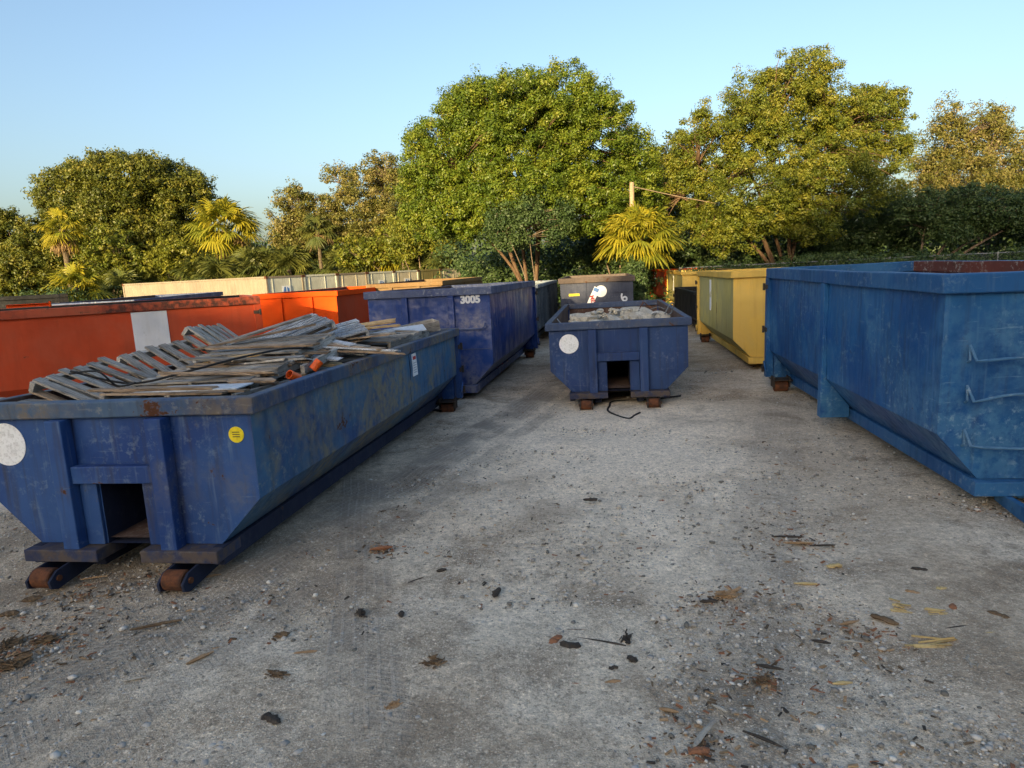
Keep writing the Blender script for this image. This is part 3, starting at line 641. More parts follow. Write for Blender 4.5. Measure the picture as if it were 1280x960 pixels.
for root, y, h_ in ((Y1, 3.45, .78), (Y2, 3.4, .8), (R2, 4.0, .8)):
    side_patch('white_stripe', root, -1, y-.13, y+.13, 1.46-h_/2, 1.46+h_/2, 'sticker', .014)
side_patch('panel_seam', Y1, -1, 2.3, 2.315, .66, 1.9, 'rust', .003, 6)
for z, sag in ((1.36, .03), (1.00, .075), (.60, -.01)):      # bent ladder rungs on the end of the bright blue one
    p = [(-.95, .058, z+.13), (-.93, -.03, z)]+[(-.93+.78*i/10, -.06, z+sag*math.sin(math.pi*i/10*1.05)-.02*(i/10)) for i in range(1, 11)]+[(-.12, -.03, z-.01), (-.10, .058, z+.13)]
    MB().tube(p, .013, 8).build('ladder_rung', MT['rung'], R1)
    MB().tube([(-.96, .058, z-.02), (-.955, .03, z), (-.95, .058, z+.13)], .011, 8).build('rung_bracket', MT['rung'], R1)
MB().box(-.20, -.10, -.02, .058, .28, 1.94).build('front_post', MT['azure'], R1)
MB().prism([(.12, .13), (-.38, .13), (-.42, .06), (-.40, .0), (-.30, .0), (.12, .05)], 'x', -.62, -.56).build('roller_bracket', MT['azure'], R1)
for x in (-.36, .40): MB().box(x-.045, x+.045, .02, .058, .27, 1.8).build('front_post', MT['yellow'], Y2)

# ------------------------------------------------------------------ pallets and scrap wood in the near dumpster
def to_world(root, p):
    root_m = Matrix.LocRotScale(root.location, root.rotation_euler, None)
    return root_m @ Vector(p)
def place_in(root, o, p, rot):
    m = Matrix.LocRotScale(root.location, root.rotation_euler, None) @ Matrix.LocRotScale(Vector(p), Euler(rot), None)
    l, q, s = m.decompose(); o.location = l; o.rotation_euler = q.to_euler()
def pallet_mesh(kind):
    """deck boards run along local x (1.2 m), spread along y; stringers along y"""
    deck, under, strs = MB(), MB(), []
    n = 7 if kind != 'gappy' else 6
    for i in range(n):
        if kind == 'broken' and i in (2, 5): continue
        y = -.5+.05+i*.9/(n-1); ln = 1.2 if kind != 'broken' or i % 3 else random.uniform(.7, 1.1)
        deck.rbox((random.uniform(-.02, .02)-(1.2-ln)/2, y, .062+.05), (ln, .098, .018), (random.uniform(-.02, .02), 0, random.uniform(-.035, .035)), jit=.004)
    for i in range(4):
        y = -.45+i*.3; under.rbox((0, y, .008), (1.19, .095, .017), (0, 0, random.uniform(-.02, .02)), jit=.003)
    for x in (-.57, 0, .57):
        m = MB(); m.rbox((x, 0, .06), (.04, 1.0, .084), (0, 0, random.uniform(-.01, .01)), jit=.003); strs.append(m)
    return deck, under, strs
PAL = {}
for kind, md in (('plain', 'wood_grey'), ('gappy', 'wood_grey'), ('broken', 'wood_brown'), ('white', 'wood_white')):
    rt = bpy.data.objects.new('wooden_pallet', None)
    d_, u_, s_ = pallet_mesh(kind)
    mats = []
    def mesh_of(mb_, mat):
        o = mb_.build('tmp', mat); me = o.data; bpy.data.objects.remove(o); return me
    PAL[kind] = (mesh_of(d_, MT[md] if kind != 'white' else MT['wood_white']), mesh_of(u_, MT['wood_brown']), [mesh_of(q, MT['wood_y'] if kind != 'white' else MT['wood_white']) for q in s_])
def pallet(kind, p, rot, label):
    o = empty('wooden_pallet', label=label, cat='pallet', group='broken pallets heaped in the near blue dumpster'); place_in(L1, o, p, [R_(a) for a in rot])
    for nm, me in (('deck', PAL[kind][0]), ('bottom_boards', PAL[kind][1])):
        c = bpy.data.objects.new(nm, me); COL.objects.link(c); c.parent = o
    for me in PAL[kind][2]:
        c = bpy.data.objects.new('stringer', me); COL.objects.link(c); c.parent = o
    return o
buried = 'grey pallet buried low in the heap of the near blue dumpster'
for y in (.75, 1.85, 2.95, 4.1, 5.2, 6.0):
    for x, z in ((-.52, 1.0), (.52, 1.02), (.5, 1.16)):
        pallet('plain', (x, y+random.uniform(-.05, .05), z), (random.uniform(-2, 2), random.uniform(-2, 2), random.uniform(-6, 6)), buried)
pallet('gappy', (-.60, 1.0, 1.25), (5, 25, 8), 'grey pallet on edge against the left rail, slats spread, nearest the camera')
pallet('gappy', (-.64, 2.1, 1.30), (7, 29, -7), 'grey pallet on edge against the left rail, just behind the first leaning one')
pallet('gappy', (-.80, 3.25, 1.38), (-3, 38, 8), 'upright grey pallet showing tall gaps in front of the white painted square')
pallet('broken', (.28, .82, 1.30), (-2, 1, 2), 'flat brown pallet lying just inside the near corner, black cable across it')
pallet('plain', (.18, 1.35, 1.38), (5, -1, -3), 'flat pallet overlapping the one at the near corner, second row from the front rail')
pallet('broken', (.30, 1.95, 1.43), (4, 1, 4), 'flat split pallet beside the orange pipes')
pallet('plain', (.05, 2.45, 1.50), (6, -2, -2), 'flat grey pallet at mid heap, its long board edges facing the camera')
pallet('white', (-.30, 3.45, 1.55), (4, -19, 40), 'whitewashed pallet tipped up to a point at the crest of the heap')
pallet('white', (.02, 3.85, 1.48), (6, -12, 30), 'whitewashed pallet leaning just behind the tipped-up one')
pallet('plain', (.50, 4.35, 1.42), (3, 2, -8), 'grey pallet lying flat beyond the fan of loose boards')
pallet('broken', (-.45, 4.6, 1.48), (6, -4, 12), 'brown pallet behind the crest, half hidden')
pallet('plain', (.40, 5.35, 1.38), (-2, 2, 5), 'grey pallet near the far rail under a pale sheet')
pallet('broken', (-.45, 5.7, 1.40), (-3, 2, -9), 'brown pallet at the far left corner of the heap')
def board(p, ln, w, t, rot, mat, label, name='loose_board', cat='board'):
    m = MB(); n = 5
    vs = []
    for i in range(n):
        x = -ln/2+ln*i/(n-1)
        for (yy, zz) in ((-w/2, -t/2), (w/2, -t/2), (w/2, t/2), (-w/2, t/2)):
            vs.append((x+(random.uniform(-.03, .03) if i in (0, n-1) else 0), yy+random.uniform(-.004, .004), zz+.02*math.sin(i*1.3)*t))
    fs = [(0, 1, 2, 3), tuple(4*(n-1)+k for k in (3, 2, 1, 0))]+[(4*i+k, 4*i+4+k, 4*i+4+(k+1) % 4, 4*i+(k+1) % 4) for i in range(n-1) for k in range(4)]
    m.add(vs, fs); o = m.build(name, MT[mat]); place_in(L1, o, p, [R_(a) for a in rot])
    return tag(o, label, cat, 'loose boards on the pallet heap')
fan = 'narrow grey board in the fan of boards before the far rail'
for i in range(9):
    board((.42+.075*i, 3.05-.07*i+random.uniform(-.02, .02), 1.60-.012*i+(i % 2)*.02), random.uniform(1.0, 1.35), .085, .02, (random.uniform(-14, 14), 4, -42+5*i), ['wood_grey', 'wood_white', 'wood_brown'][i % 3], fan)
for i, (p, ln, rot, mat, lb) in enumerate([
    ((.05, .50, 1.45), 1.1, (0, 1, 3), 'wood_brown', 'brown plank lying along the front rail'),
    ((.30, 1.05, 1.50), 1.2, (3, 0, -4), 'wood_brown', 'brown plank on top of the second flat pallet'),
    ((.22, 1.62, 1.56), 1.3, (0, 2, 2), 'wood_grey', 'grey plank across the flat pallets level with the orange pipes'),
    ((.10, 2.2, 1.63), 1.3, (8, 0, -3), 'wood_brown', 'dark brown plank before the fan of boards'),
    ((-.25, 2.75, 1.70), 1.4, (0, -8, 28), 'wood_brown', 'long brown plank rising toward the tipped-up pallet'),
    ((-.35, 2.95, 1.74), 1.3, (10, -14, 34), 'wood_grey', 'grey plank lying along the foot of the tipped-up pallet'),
    ((.40, 4.05, 1.58), 1.3, (0, 0, -2), 'wood_grey', 'straight grey plank lying crosswise behind the fan'),
    ((.50, 4.7, 1.56), 1.1, (0, 2, 6), 'wood_brown', 'brown plank crossing the far pallets'),
    ((.15, 4.95, 1.60), 1.2, (6, -2, 14), 'wood_tan', 'tan plank angled across the far end of the heap'),
    ((.80, 5.0, 1.53), .7, (14, 6, 62), 'wood_grey', 'short grey board by the right rail at the far end'),
    ((-.9, .6, 1.33), .9, (10, 12, 40), 'wood_grey', 'short grey board at the foot of the first leaning pallet')]):
    board(p, ln, .09, .022, rot, mat, lb)
r_ = np.random.default_rng(61)
for i in range(34):
    y = r_.uniform(.5, 6.1); x = r_.uniform(-.3, .95) if y < 3 else r_.uniform(-.9, 1.0)
    z = 1.42+.15*math.sin(min(1, y/4.2)*math.pi/2)+r_.uniform(-.02, .08)-.12*abs(x-.1)
    board((x, y, z), r_.uniform(.35, 1.15), r_.uniform(.06, .12), .02, (r_.uniform(-14, 14), r_.uniform(-7, 7), r_.choice([0, 8, -20, 35, 80])+r_.uniform(-14, 14)), ['wood_brown', 'wood_grey', 'wood_brown', 'wood_tan', 'wood_grey'][i % 5] if i % 9 else 'wood_white', 'weathered loose board mixed into the top of the pallet heap')
def sheet_piece(p, w, h, rot, mat, label, name, cat):
    m = MB(); m.box(-w/2, w/2, -h/2, h/2, -.006, .006); o = m.build(name, MT[mat], bevel=.002); place_in(L1, o, p, [R_(a) for a in rot]); return tag(o, label, cat)
board((-.05, 5.35, 1.62), 1.2, .16, .02, (16, -5, 18), 'wood_tan', 'fresh tan plywood strip topping the far end of the heap')
sheet_piece((.72, 5.35, 1.53), .6, .38, (10, -4, 24), 'board_pale', 'pale blue-white sheet lying on the far pallets by the right rail', 'foam_sheet', 'sheet')
sheet_piece((.35, .62, 1.43), .9, .3, (0, 0, 4), 'board_pale', 'pale panel under the planks along the front rail', 'panel_sheet', 'sheet')
bx = MB(); bx.box(-.35, .35, -.14, -.12, 0, .16); bx.box(-.35, .35, .12, .14, 0, .16); bx.box(-.35, -.33, -.12, .12, 0, .16); bx.box(.33, .35, -.12, .12, 0, .16); bx.box(-.33, .33, -.12, .12, 0, .015)
o = bx.build('wooden_trough', MT['wood_grey']); place_in(L1, o, (.74, 5.9, 1.42), (R_(6), R_(-8), R_(38))); tag(o, 'open grey wooden trough at the far right corner of the heap', 'box')
for p, q, ln, lb in (((.99, 1.62, 1.47), (R_(-40), R_(20), R_(-30)), .11, 'longer orange plastic pipe stub standing out of the planks at the right rail'), ((.95, 1.22, 1.42), (R_(62), 0, R_(-20)), .12, 'orange plastic pipe end lying low beside the right rail')):
    m = MB(); m.pipe((0, 0, -ln/2), (0, 0, ln/2), .043, .036, 20); o = m.build('plastic_pipe', MT['pvc']); place_in(L1, o, p, q); tag(o, lb, 'pipe', 'orange pipe stubs in the near blue dumpster')
def wire(pts, r, label, name='cable', root=L1, mat='cable', cat='cable'):
    P = [np.array(to_world(root, p)) if root else np.array(p) for p in pts]; out = []
    for i in range(len(P)-1):
        p0, p1, p2, p3 = P[max(i-1, 0)], P[i], P[i+1], P[min(i+2, len(P)-1)]
        for t in np.linspace(0, 1, 8, endpoint=False): out.append(tuple(.5*((2*p1)+(p2-p0)*t+(2*p0-5*p1+4*p2-p3)*t*t+(3*p1-p0-3*p2+p3)*t**3)))
    out.append(tuple(P[-1])); o = MB().tube(out, r, 6).build(name, MT[mat], smooth=True); return tag(o, label, cat)
wire([(-.75, .55, 1.62), (-.35, .75, 1.47), (.05, .95, 1.53), (.35, 1.35, 1.60), (.55, 1.9, 1.62), (.7, 2.2, 1.58)], .011, 'black cable snaking across the flat pallets')
wire([(-.9, .7, 1.58), (-.55, .62, 1.60), (-.45, .7, 1.46), (-.2, .62, 1.49)], .009, 'thin black cable looped over the first leaning pallet')

# ------------------------------------------------------------------ broken concrete in the mid-lane dumpster
def lump(name, p, size, rot, mat, seed, flat=1.):
    r2 = np.random.default_rng(seed); bm = bmesh.new(); bmesh.ops.create_icosphere(bm, subdivisions=3, radius=1)
    pl = [(Vector(r2.normal(size=3)).normalized(), r2.uniform(.42, .8)) for _ in range(13)]
    for v in bm.verts:
        for n, d in pl:
            e = v.co.dot(n)-d
            if e > 0: v.co -= n*e
        v.co += Vector(r2.normal(size=3))*.03
        v.co = Vector((v.co.x*size[0], v.co.y*size[1], v.co.z*size[2]))
    me = bpy.data.meshes.new(name); bm.to_mesh(me); bm.free(); o = link(name, me, MT[mat]); o.location = p; o.rotation_euler = rot
    return o
chunks = [((-.55, .85, 1.30), (.50, .42, .22), 'pale concrete chunk at the left front of the rubble load'), ((-.62, 1.5, 1.42), (.30, .34, .24), 'upright pale concrete lump at the left of the load'),
    ((.02, 1.05, 1.36), (.62, .42, .24), 'largest tan concrete slab in the middle of the load'), ((.55, 1.2, 1.40), (.36, .4, .22), 'rounded concrete chunk right of the middle slab with wire on it'),
    ((.86, .85, 1.34), (.24, .3, .2), 'whitish concrete chunk near the right rail'), ((.2, 2.2, 1.40), (.6, .5, .25), 'concrete slab at the back of the load'),
    ((-.4, 2.6, 1.30), (.5, .5, .25), 'grey concrete chunk behind the upright lump'), ((.7, 2.4, 1.28), (.4, .5, .25), 'grey concrete chunk at the right back of the load'),
    ((-.9, .7, 1.22), (.2, .3, .18), 'small concrete piece against the left wall of the load')]
for i, (p, s_, lb) in enumerate(chunks):
    o = lump('concrete_chunk', (0, 0, 0), s_, (0, 0, 0), 'concrete', 40+i); place_in(C1, o, (p[0], p[1], p[2]-.07), (random.uniform(-.2, .2), random.uniform(-.2, .2), random.uniform(0, 3))); tag(o, lb, 'rubble', 'concrete chunks in the mid-lane dumpster')
r_ = np.random.default_rng(62)
for i in range(90):
    q = r_.uniform(.04, .13); o = lump('concrete_chunk', (0, 0, 0), (q*r_.uniform(.8, 1.5), q, q*r_.uniform(.45, .9)), (0, 0, 0), ['concrete', 'concrete_grey', 'concrete'][i % 3], 80+i)
    y = r_.uniform(.4, 3.2); x = r_.uniform(-.95, .95); place_in(C1, o, (x, y, 1.02+.30*math.exp(-((x/.9)**2+((y-1.4)/1.4)**2))+r_.uniform(.14, .26)), (r_.uniform(-.6, .6), r_.uniform(-.6, .6), r_.uniform(0, 3)))
    tag(o, 'small broken concrete piece among the rubble in the mid-lane dumpster', 'rubble', 'concrete chunks in the mid-lane dumpster')
m = MB()
X_, Y_ = np.meshgrid(np.linspace(-1.1, 1.1, 30), np.linspace(.1, 5.8, 60)); r2 = np.random.default_rng(5)
Z_ = 1.02+.22*np.exp(-((X_/.9)**2+((Y_-1.6)/1.5)**2))-.07*np.clip(Y_-2.5, 0, 9)+r2.normal(size=X_.shape)*.045
vs = np.stack([X_, Y_, Z_], -1).reshape(-1, 3); m.add(vs, [(j*30+i, j*30+i+1, (j+1)*30+i+1, (j+1)*30+i) for j in range(59) for i in range(29)])
o = m.build('rubble_heap', MT['concrete']); place_in(C1, o, (0, 0, 0), (0, 0, 0)); tag(o, 'loose pale concrete rubble filling the mid-lane navy dumpster', 'rubble', kind='stuff')
wire([(.42, 1.0, 1.58), (.5, 1.05, 1.68), (.58, 1.1, 1.62), (.66, 1.05, 1.56)], .009, 'bent rusty rebar loop on top of the middle rubble', 'rebar', C1, 'rust', 'rebar')
wire([(.84, .7, 1.48), (.92, .75, 1.62), (1.0, .8, 1.66), (.98, .9, 1.5), (.9, .8, 1.46)], .010, 'grey wire loop beside the right rail of the rubble load', 'wire_loop', C1, 'galv', 'wire')
wire([(.62, 1.0, 1.56), (.75, .9, 1.60), (.86, .95, 1.55)], .008, 'short grey wire on the rounded concrete chunk', 'wire_piece', C1, 'galv', 'wire')
wire([(-1.08, 1.2, 1.45), (-1.0, .95, 1.38), (-.92, .75, 1.36)], .012, 'pale rod leaning on the left wall of the rubble load', 'steel_rod', C1, 'galv', 'rod')

# dark load in the orange dumpster and two red beams on it
m = MB(); X_, Y_ = np.meshgrid(np.linspace(-1.1, 1.1, 24), np.linspace(.15, 6.5, 60)); r2 = np.random.default_rng(9)
Z_ = 1.75+.42*np.clip(1-Y_/3.6, 0, 1)*np.clip(1.15-(X_/1.1)**2, 0, 1)+r2.normal(size=X_.shape)*.03
m.add(np.stack([X_, Y_, Z_], -1).reshape(-1, 3), [(j*24+i, j*24+i+1, (j+1)*24+i+1, (j+1)*24+i) for j in range(59) for i in range(23)])
o = m.build('debris_heap', MT['charred']); place_in(O1, o, (0, 0, 0), (0, 0, 0)); tag(o, 'dark debris heaped in the white-squared orange dumpster', 'debris', kind='stuff')
for (y0, y1, x, z, lb) in ((2.3, 3.0, .5, 2.12, 'short red steel beam on the dark debris at far left'), (3.5, 4.6, .5, 1.98, 'longer red steel beam on the dark debris by the white square')):
    m = MB(); m.box(x-.05, x+.05, y0, y1, z-.03, z-.02); m.box(x-.05, x+.05, y0, y1, z+.02, z+.03); m.box(x-.006, x+.006, y0, y1, z-.02, z+.02); m.box(x-.07, x+.07, y1-.03, y1, z-.05, z+.06)
    o = m.build('steel_beam', MT['bright_orange']); place_in(O1, o, (0, 0, 0), (0, 0, 0)); tag(o, lb, 'beam', 'red steel beams on the debris')
# planks lying over the grey-rimmed and ochre dumpsters' rims
# ------------------------------------------------------------------ shipping containers
CD = np.array([-math.cos(R_(30)), math.sin(R_(30))]); CE = np.array([math.sin(R_(30)), math.cos(R_(30))])
def container(i, Lc, mside, mend, logo, label):
    b = np.array([-11.9, 33.5])+CE*i*2.47; w, h = 2.44, 2.66+.0*i
    g = gz(b[0], b[1])
    # local: x along its length away from its door end, y across, z up
    rot = math.atan2(CD[1], CD[0])
    root = empty('shipping_container', (b[0], b[1], g), (0, 0, rot), label, 'container', 'shipping containers in a row behind the dumpsters')
    # across direction in local coords is -y for CE
    def corr(n, a, bb, fn):
        vs = []; pts = []
        p = (bb-a)/n
        for k in range(n):
            x = a+k*p; pts += [(x, 0), (x+p*.3, 0), (x+p*.5, .036), (x+p*.8, .036)]
        pts.append((bb, 0)); return pts
    for nm, y, sgn in (('side_wall', -.03, -1), ('side_wall', -w+.03, 1)):
        m = MB(); pts = corr(int(Lc/.28), .08, Lc-.08, None)
        vs = [(x, y+sgn*d, z) for x, d in pts for z in (.16, h-.06)]
        m.add(vs, [(2*k, 2*k+2, 2*k+3, 2*k+1) for k in range(len(pts)-1)]); m.build(nm, MT[mside], root)
    MB().box(.02, Lc-.02, -w+.05, -.05, h-.04, h-.02).build('roof', MT[mside], root)
    fr = MB()
    for x in (0, Lc-.1):
        for y in (-.1, -w): fr.box(x, x+.1, y, y+.1, .0, h)
        fr.box(x, x+.1, -w+.1, -.1, h-.1, h-.005); fr.box(x, x+.1, -w+.1, -.1, .02, .16)
    for y in (-.06, -w): fr.box(.1, Lc-.1, y, y+.06, h-.08, h-.003); fr.box(.1, Lc-.1, y, y+.06, .02, .15)
    fr.build('frame', MT[mside], root)
    for y in (-.1, -w):
        for x in (0, Lc-.1): MB().box(x-.012, x+.112, y-.012, y+.112, h-.12, h+.006).build('corner_casting', MT['rust'], root)
    for ya in (-w/2-.005, -.105):
        pass
    for ya, yb in ((-w+.105, -w/2-.006), (-w/2+.006, -.105)):
        dr = MB(); dr.box(.03, .05, ya, yb, .165, h-.105); dd = dr.build('door', MT[mend], root)
        for q in (.75,):
            yy = ya+(yb-ya)*q; MB().tube([(.015, yy, .17), (.015, yy, h-.12)], .009, 6).build('lock_rod', MT[mend], dd)
    if logo:
        lg = MB(); lg.box(-.0075, -.003, -w/2-.28, -w/2+.28, 1.75, 2.15); l_ = lg.build('logo_panel', MT['sticker'], root)
        lb = MB(); lb.prism([(-w/2-.2, 1.8), (-w/2-.05, 1.8), (-w/2-.05, 2.1), (-w/2-.2, 2.0)], 'x', -.010, -.008); lb.prism([(-w/2+.02, 1.8), (-w/2+.22, 1.8), (-w/2+.12, 2.1), (-w/2+.02, 2.1)], 'x', -.010, -.008); lb.build('logo_mark', MT['blue_ink'], l_)
    return root
for i, a in enumerate([(12.2, 'cream', 'ggrey', True, 'cream shipping container nearest in the row, its long rust-streaked side in view'), (6.1, 'ggrey', 'ggrey', False, 'pale green-grey shipping container end, second in the row'), (6.1, 'cream', 'cream_lift', False, 'cream shipping container end third in the row'),
    (6.1, 'ggrey', 'ggrey', True, 'grey-green shipping container end with a blue logo, fourth in the row'), (6.1, 'ggrey', 'cream_lift', True, 'cream-grey shipping container end with a blue logo beside the olive one'), (6.1, 'drab', 'drab', False, 'olive drab shipping container in the row'), (6.1, 'cream', 'cream_lift', False, 'last cream shipping container at the right end of the row')]):
    container(i, *a)

# ------------------------------------------------------------------ vegetation
def leaf_quads(cent, rad, per, size, flat=.5, r=None, droop=0, aspect=.55):
    """leaf shaped rhombi scattered round clump centres"""
    r = r or rng; N = len(cent)
    c = np.repeat(cent, per, 0); R = np.repeat(rad, per)[:, None]; T = np.repeat(r.uniform(0, 1, N), per)
    d = r.normal(size=c.shape); d /= np.linalg.norm(d, axis=1, keepdims=True)
    rr = r.uniform(0, 1, (len(c), 1))**.45
    off = d*rr*R; off[:, 2] *= .75
    p = c+off
    nrm = d*1.2+r.normal(size=d.shape)*.5+np.array([0, 0, flat]); nrm /= np.linalg.norm(nrm, axis=1, keepdims=True)
    t = r.normal(size=d.shape); t[:, 2] -= droop; t -= nrm*(t*nrm).sum(1, keepdims=True); t /= np.linalg.norm(t, axis=1, keepdims=True)
    b = np.cross(nrm, t); s = size*r.uniform(.6, 1.35, (len(c), 1))
    V = np.stack([p-t*s*.5, p+b*s*aspect*.5, p+t*s*.5, p-b*s*aspect*.5], 1).reshape(-1, 3)
    tone = np.clip(T*.65+r.uniform(0, 1, len(c))*.45-.05, 0, 1)
    return V, tone

def limb(mb, p0, p1, r0, r1, wig=.12, n=7, sides=7, up=0):
    p0, p1 = np.array(p0), np.array(p1); L = np.linalg.norm(p1-p0); pts = []; off = np.zeros(3)
    for i in range(n):
        t = i/(n-1); off = off+rng.normal(size=3)*wig*L/n*(1 if 0 < i < n-1 else 0)
        q = p0+(p1-p0)*t+off*math.sin(math.pi*t); q[2] += up*L*math.sin(math.pi*t); pts.append(tuple(q))
    mb.tube(pts, [r0+(r1-r0)*i/(n-1) for i in range(n)], sides); return pts

def tree(name, label, base, blobs, Y, leaf, bark, trunk_r, stems, clump_n, clump_r, per, size, shell=.55, fork=.25, seed=0, group=None, cat='tree', thin=0, gaps=.0, droop=0, depth=.8, twigs=1.):
    """blobs: crown lobes (px u, v, half width, half height, depth offset m) turned into ellipsoids round the tree's own axis"""
    global rng; rng = np.random.default_rng(100+seed)
    k = Y/F_
    E = []
    for (u, v, a, b_, dy) in blobs:
        c = at(u, v, Y+dy); E.append((c, np.array([a*k, max(a, b_)*k*depth, b_*k])))
    vol = np.array([(e[1][0]*e[1][2]+e[1][0]*e[1][1]) for e in E]); vol = vol/vol.sum()
    cs = []; 
    for (c, rd), w in zip(E, vol):
        n = int(clump_n*w)+1; d = rng.normal(size=(n, 3)); d /= np.linalg.norm(d, axis=1, keepdims=True)
        rr = shell+(1-shell)*rng.uniform(0, 1, (n, 1))**.6
        # lumpy: sub-lobes swell the surface
        lob = rng.normal(size=(14, 3)); lob /= np.linalg.norm(lob, axis=1, keepdims=True)
        sw = np.clip((d@lob.T)-.72, 0, 1).max(1, keepdims=True)*1.15
        cs.append(c+d*rd*(rr*(.82+sw)))
    cs = np.concatenate(cs)
    g = gz(base[0], base[1])
    cs = cs[cs[:, 2] > g+.5]
    if gaps:
        hole = cs[rng.integers(0, len(cs), int(6+gaps*20))]; keep = np.ones(len(cs), bool)
        for h_ in hole: keep &= np.linalg.norm(cs-h_, axis=1) > gaps*rng.uniform(1., 2.6)
        cs = cs[keep]
    root = empty(name, (base[0], base[1], g), (0, 0, 0), label, cat, group)
    o3 = np.array([base[0], base[1], g])
    ctr = cs.mean(0); far = rng.permutation(len(cs))[:len(cs)//5]; dv = cs[far]-ctr; dv /= np.linalg.norm(dv, axis=1, keepdims=True)+1e-6
    edge = cs[far]+dv*rng.uniform(.1, .55, (len(far), 1))*clump_r*1.6+np.array([0, 0, .25])*rng.uniform(0, 1, (len(far), 1))     # loose outer sprigs
    tb = MB(); cen = np.array([e[0] for e in E]); top_pts = []
    lo = cs[:, 2].min()
    for s in range(stems):
        a = 2*math.pi*s/stems+rng.uniform(-.4, .4); b0 = np.array([math.cos(a), math.sin(a), 0])*trunk_r*(.9 if stems > 1 else 0)
        e = E[s % len(E)]
        tgt = e[0]-o3 + rng.normal(size=3)*e[1]*.15; tgt[2] -= e[1][2]*.25
        p0 = b0-np.array([0, 0, .15]); ct = np.array([tgt[0]*.22, tgt[1]*.22, tgt[2]*.62]); r0 = trunk_r*rng.uniform(.75, 1.1)/max(1, stems**.3)
        wig = np.cumsum(rng.normal(size=(11, 3))*.05*np.linalg.norm(tgt)/10, 0)
        pts = [tuple(p0*(1-t_)**2+2*ct*t_*(1-t_)+tgt*t_**2+wig[k]*math.sin(math.pi*t_)) for k, t_ in enumerate(np.linspace(0, 1, 11))]
        tb.tube(pts, [r0*(1-.78*t_) for t_ in np.linspace(0, 1, 11)], 9); top_pts.append(pts)
    order = rng.permutation(len(cs))[:int(clump_n*.22*twigs)]
    for q in order:
        tp = top_pts[rng.integers(0, len(top_pts))]; i = rng.integers(3, len(tp)); st = np.array(tp[i])
        best = min(([np.linalg.norm(np.array(x_)-(cs[q]-o3)), x_] for t_ in top_pts for x_ in t_[2:]), key=lambda z: z[0])
        limb(tb, best[1], cs[q]-o3, trunk_r*.16, .012, .16, 5, 5, .05)
    tb.build('trunk', MT[bark], root, smooth=True)
    rad = clump_r*rng.uniform(.6, 1.35, len(cs))
    V, tone = leaf_quads(cs-o3, rad, per, size, droop=droop)
    V2, t2 = leaf_quads(edge-o3, clump_r*.8*rng.uniform(.5, 1.2, len(edge)), max(8, per//4), size*.9, droop=droop); V = np.concatenate([V, V2]); tone = np.concatenate([tone, t2])
    quads_obj('crown', V, tone, MT[leaf], root)
    return root

def fan_palm(label, base, height, nf, fan_r, leaf='leaf_palm', dead=6, seed=0, lean=(0, 0), tr=.16, name='fan_palm', pet=1.0, emax=85, emin=-35, group='fan palms along the tree line', skirt=True, tone0=0.):
    r = np.random.default_rng(500+seed); g = gz(base[0], base[1])
    root = empty(name, (base[0], base[1], g), (0, 0, 0), label, 'palm', group)
    top = np.array([lean[0], lean[1], height])
    if height > .5:
        m = MB(); n = 14; pts = [(lean[0]*(i/n)**1.5, lean[1]*(i/n)**1.5, -.1+(height+.1)*i/n) for i in range(n+1)]
        m.tube(pts, [tr*(1.25-.25*min(1, i/3))*(1+.07*(i % 2)) for i in range(n+1)], 12); m.build('trunk', MT['palm_trunk'], root, smooth=False)
    def fans(cnt, e0, e1, rad, pl, td, sag):
        V, T = [], []
        for i in range(cnt):
            az = i*2.39996+r.uniform(-.3, .3); el = R_(e0+(e1-e0)*((i+.5)/cnt)+r.uniform(-14, 14))
            h = np.array([math.cos(az), math.sin(az), 0]); dirv = h*math.cos(el)+np.array([0, 0, math.sin(el)])
            side = np.cross(np.array([0, 0, 1.]), h); nrm = np.cross(dirv, side); nrm *= 1 if nrm[2] > 0 or el < 0 else -1
            pe = top+dirv*pl*r.uniform(.75, 1.15); pe[2] -= .06*pl
            wv = side*.018
            V += [top-wv, top+wv, pe+wv*.7, pe-wv*.7]; T.append(td+.2)
            ns = 26; R0 = rad*r.uniform(.8, 1.15); tl = td+r.uniform(-.12, .22)
            for k in range(ns):
                a = -2.0+4.0*(k+.5)/ns; da = 4.0/ns*.95
                ln = R0*(1-.22*abs(a/2.0)**2)*r.uniform(.88, 1.06)
                sd_ = dirv*math.cos(a)+side*math.sin(a)
                sd_ = sd_+nrm*(-.25*abs(math.sin(a))); sd_ /= np.linalg.norm(sd_)
                w_ = np.cross(sd_, nrm); w_ /= (np.linalg.norm(w_)+1e-9)
                p = [pe]; drop = sag*r.uniform(.7, 1.4)
                for q in (.45, .75, 1.0):
                    x = pe+sd_*ln*q; x = x-np.array([0, 0, 1])*drop*ln*q**2.4; p.append(x)
                wd = [.004, ln*da*.27, ln*da*.26, .004]
                fold = nrm*(.012 if k % 2 else -.012)
                for q in range(3):
                    V += [p[q]-w_*wd[q]+fold, p[q]+w_*wd[q]-fold, p[q+1]+w_*wd[q+1]-fold, p[q+1]-w_*wd[q+1]+fold]; T.append(np.clip(tl+.1*q+r.uniform(-.08, .08), 0, 1))
        return np.array(V), np.array(T)
    V, T = fans(nf, emax, emin, fan_r, pet, .30+tone0, .42)
    quads_obj('fronds', V, T, MT[leaf], root)
    if dead:
        V, T = fans(dead, -38, -72, fan_r*.8, pet*.7, .5, .5); quads_obj('dead_fronds', V, T, MT['leaf_dead'], root)
    return root

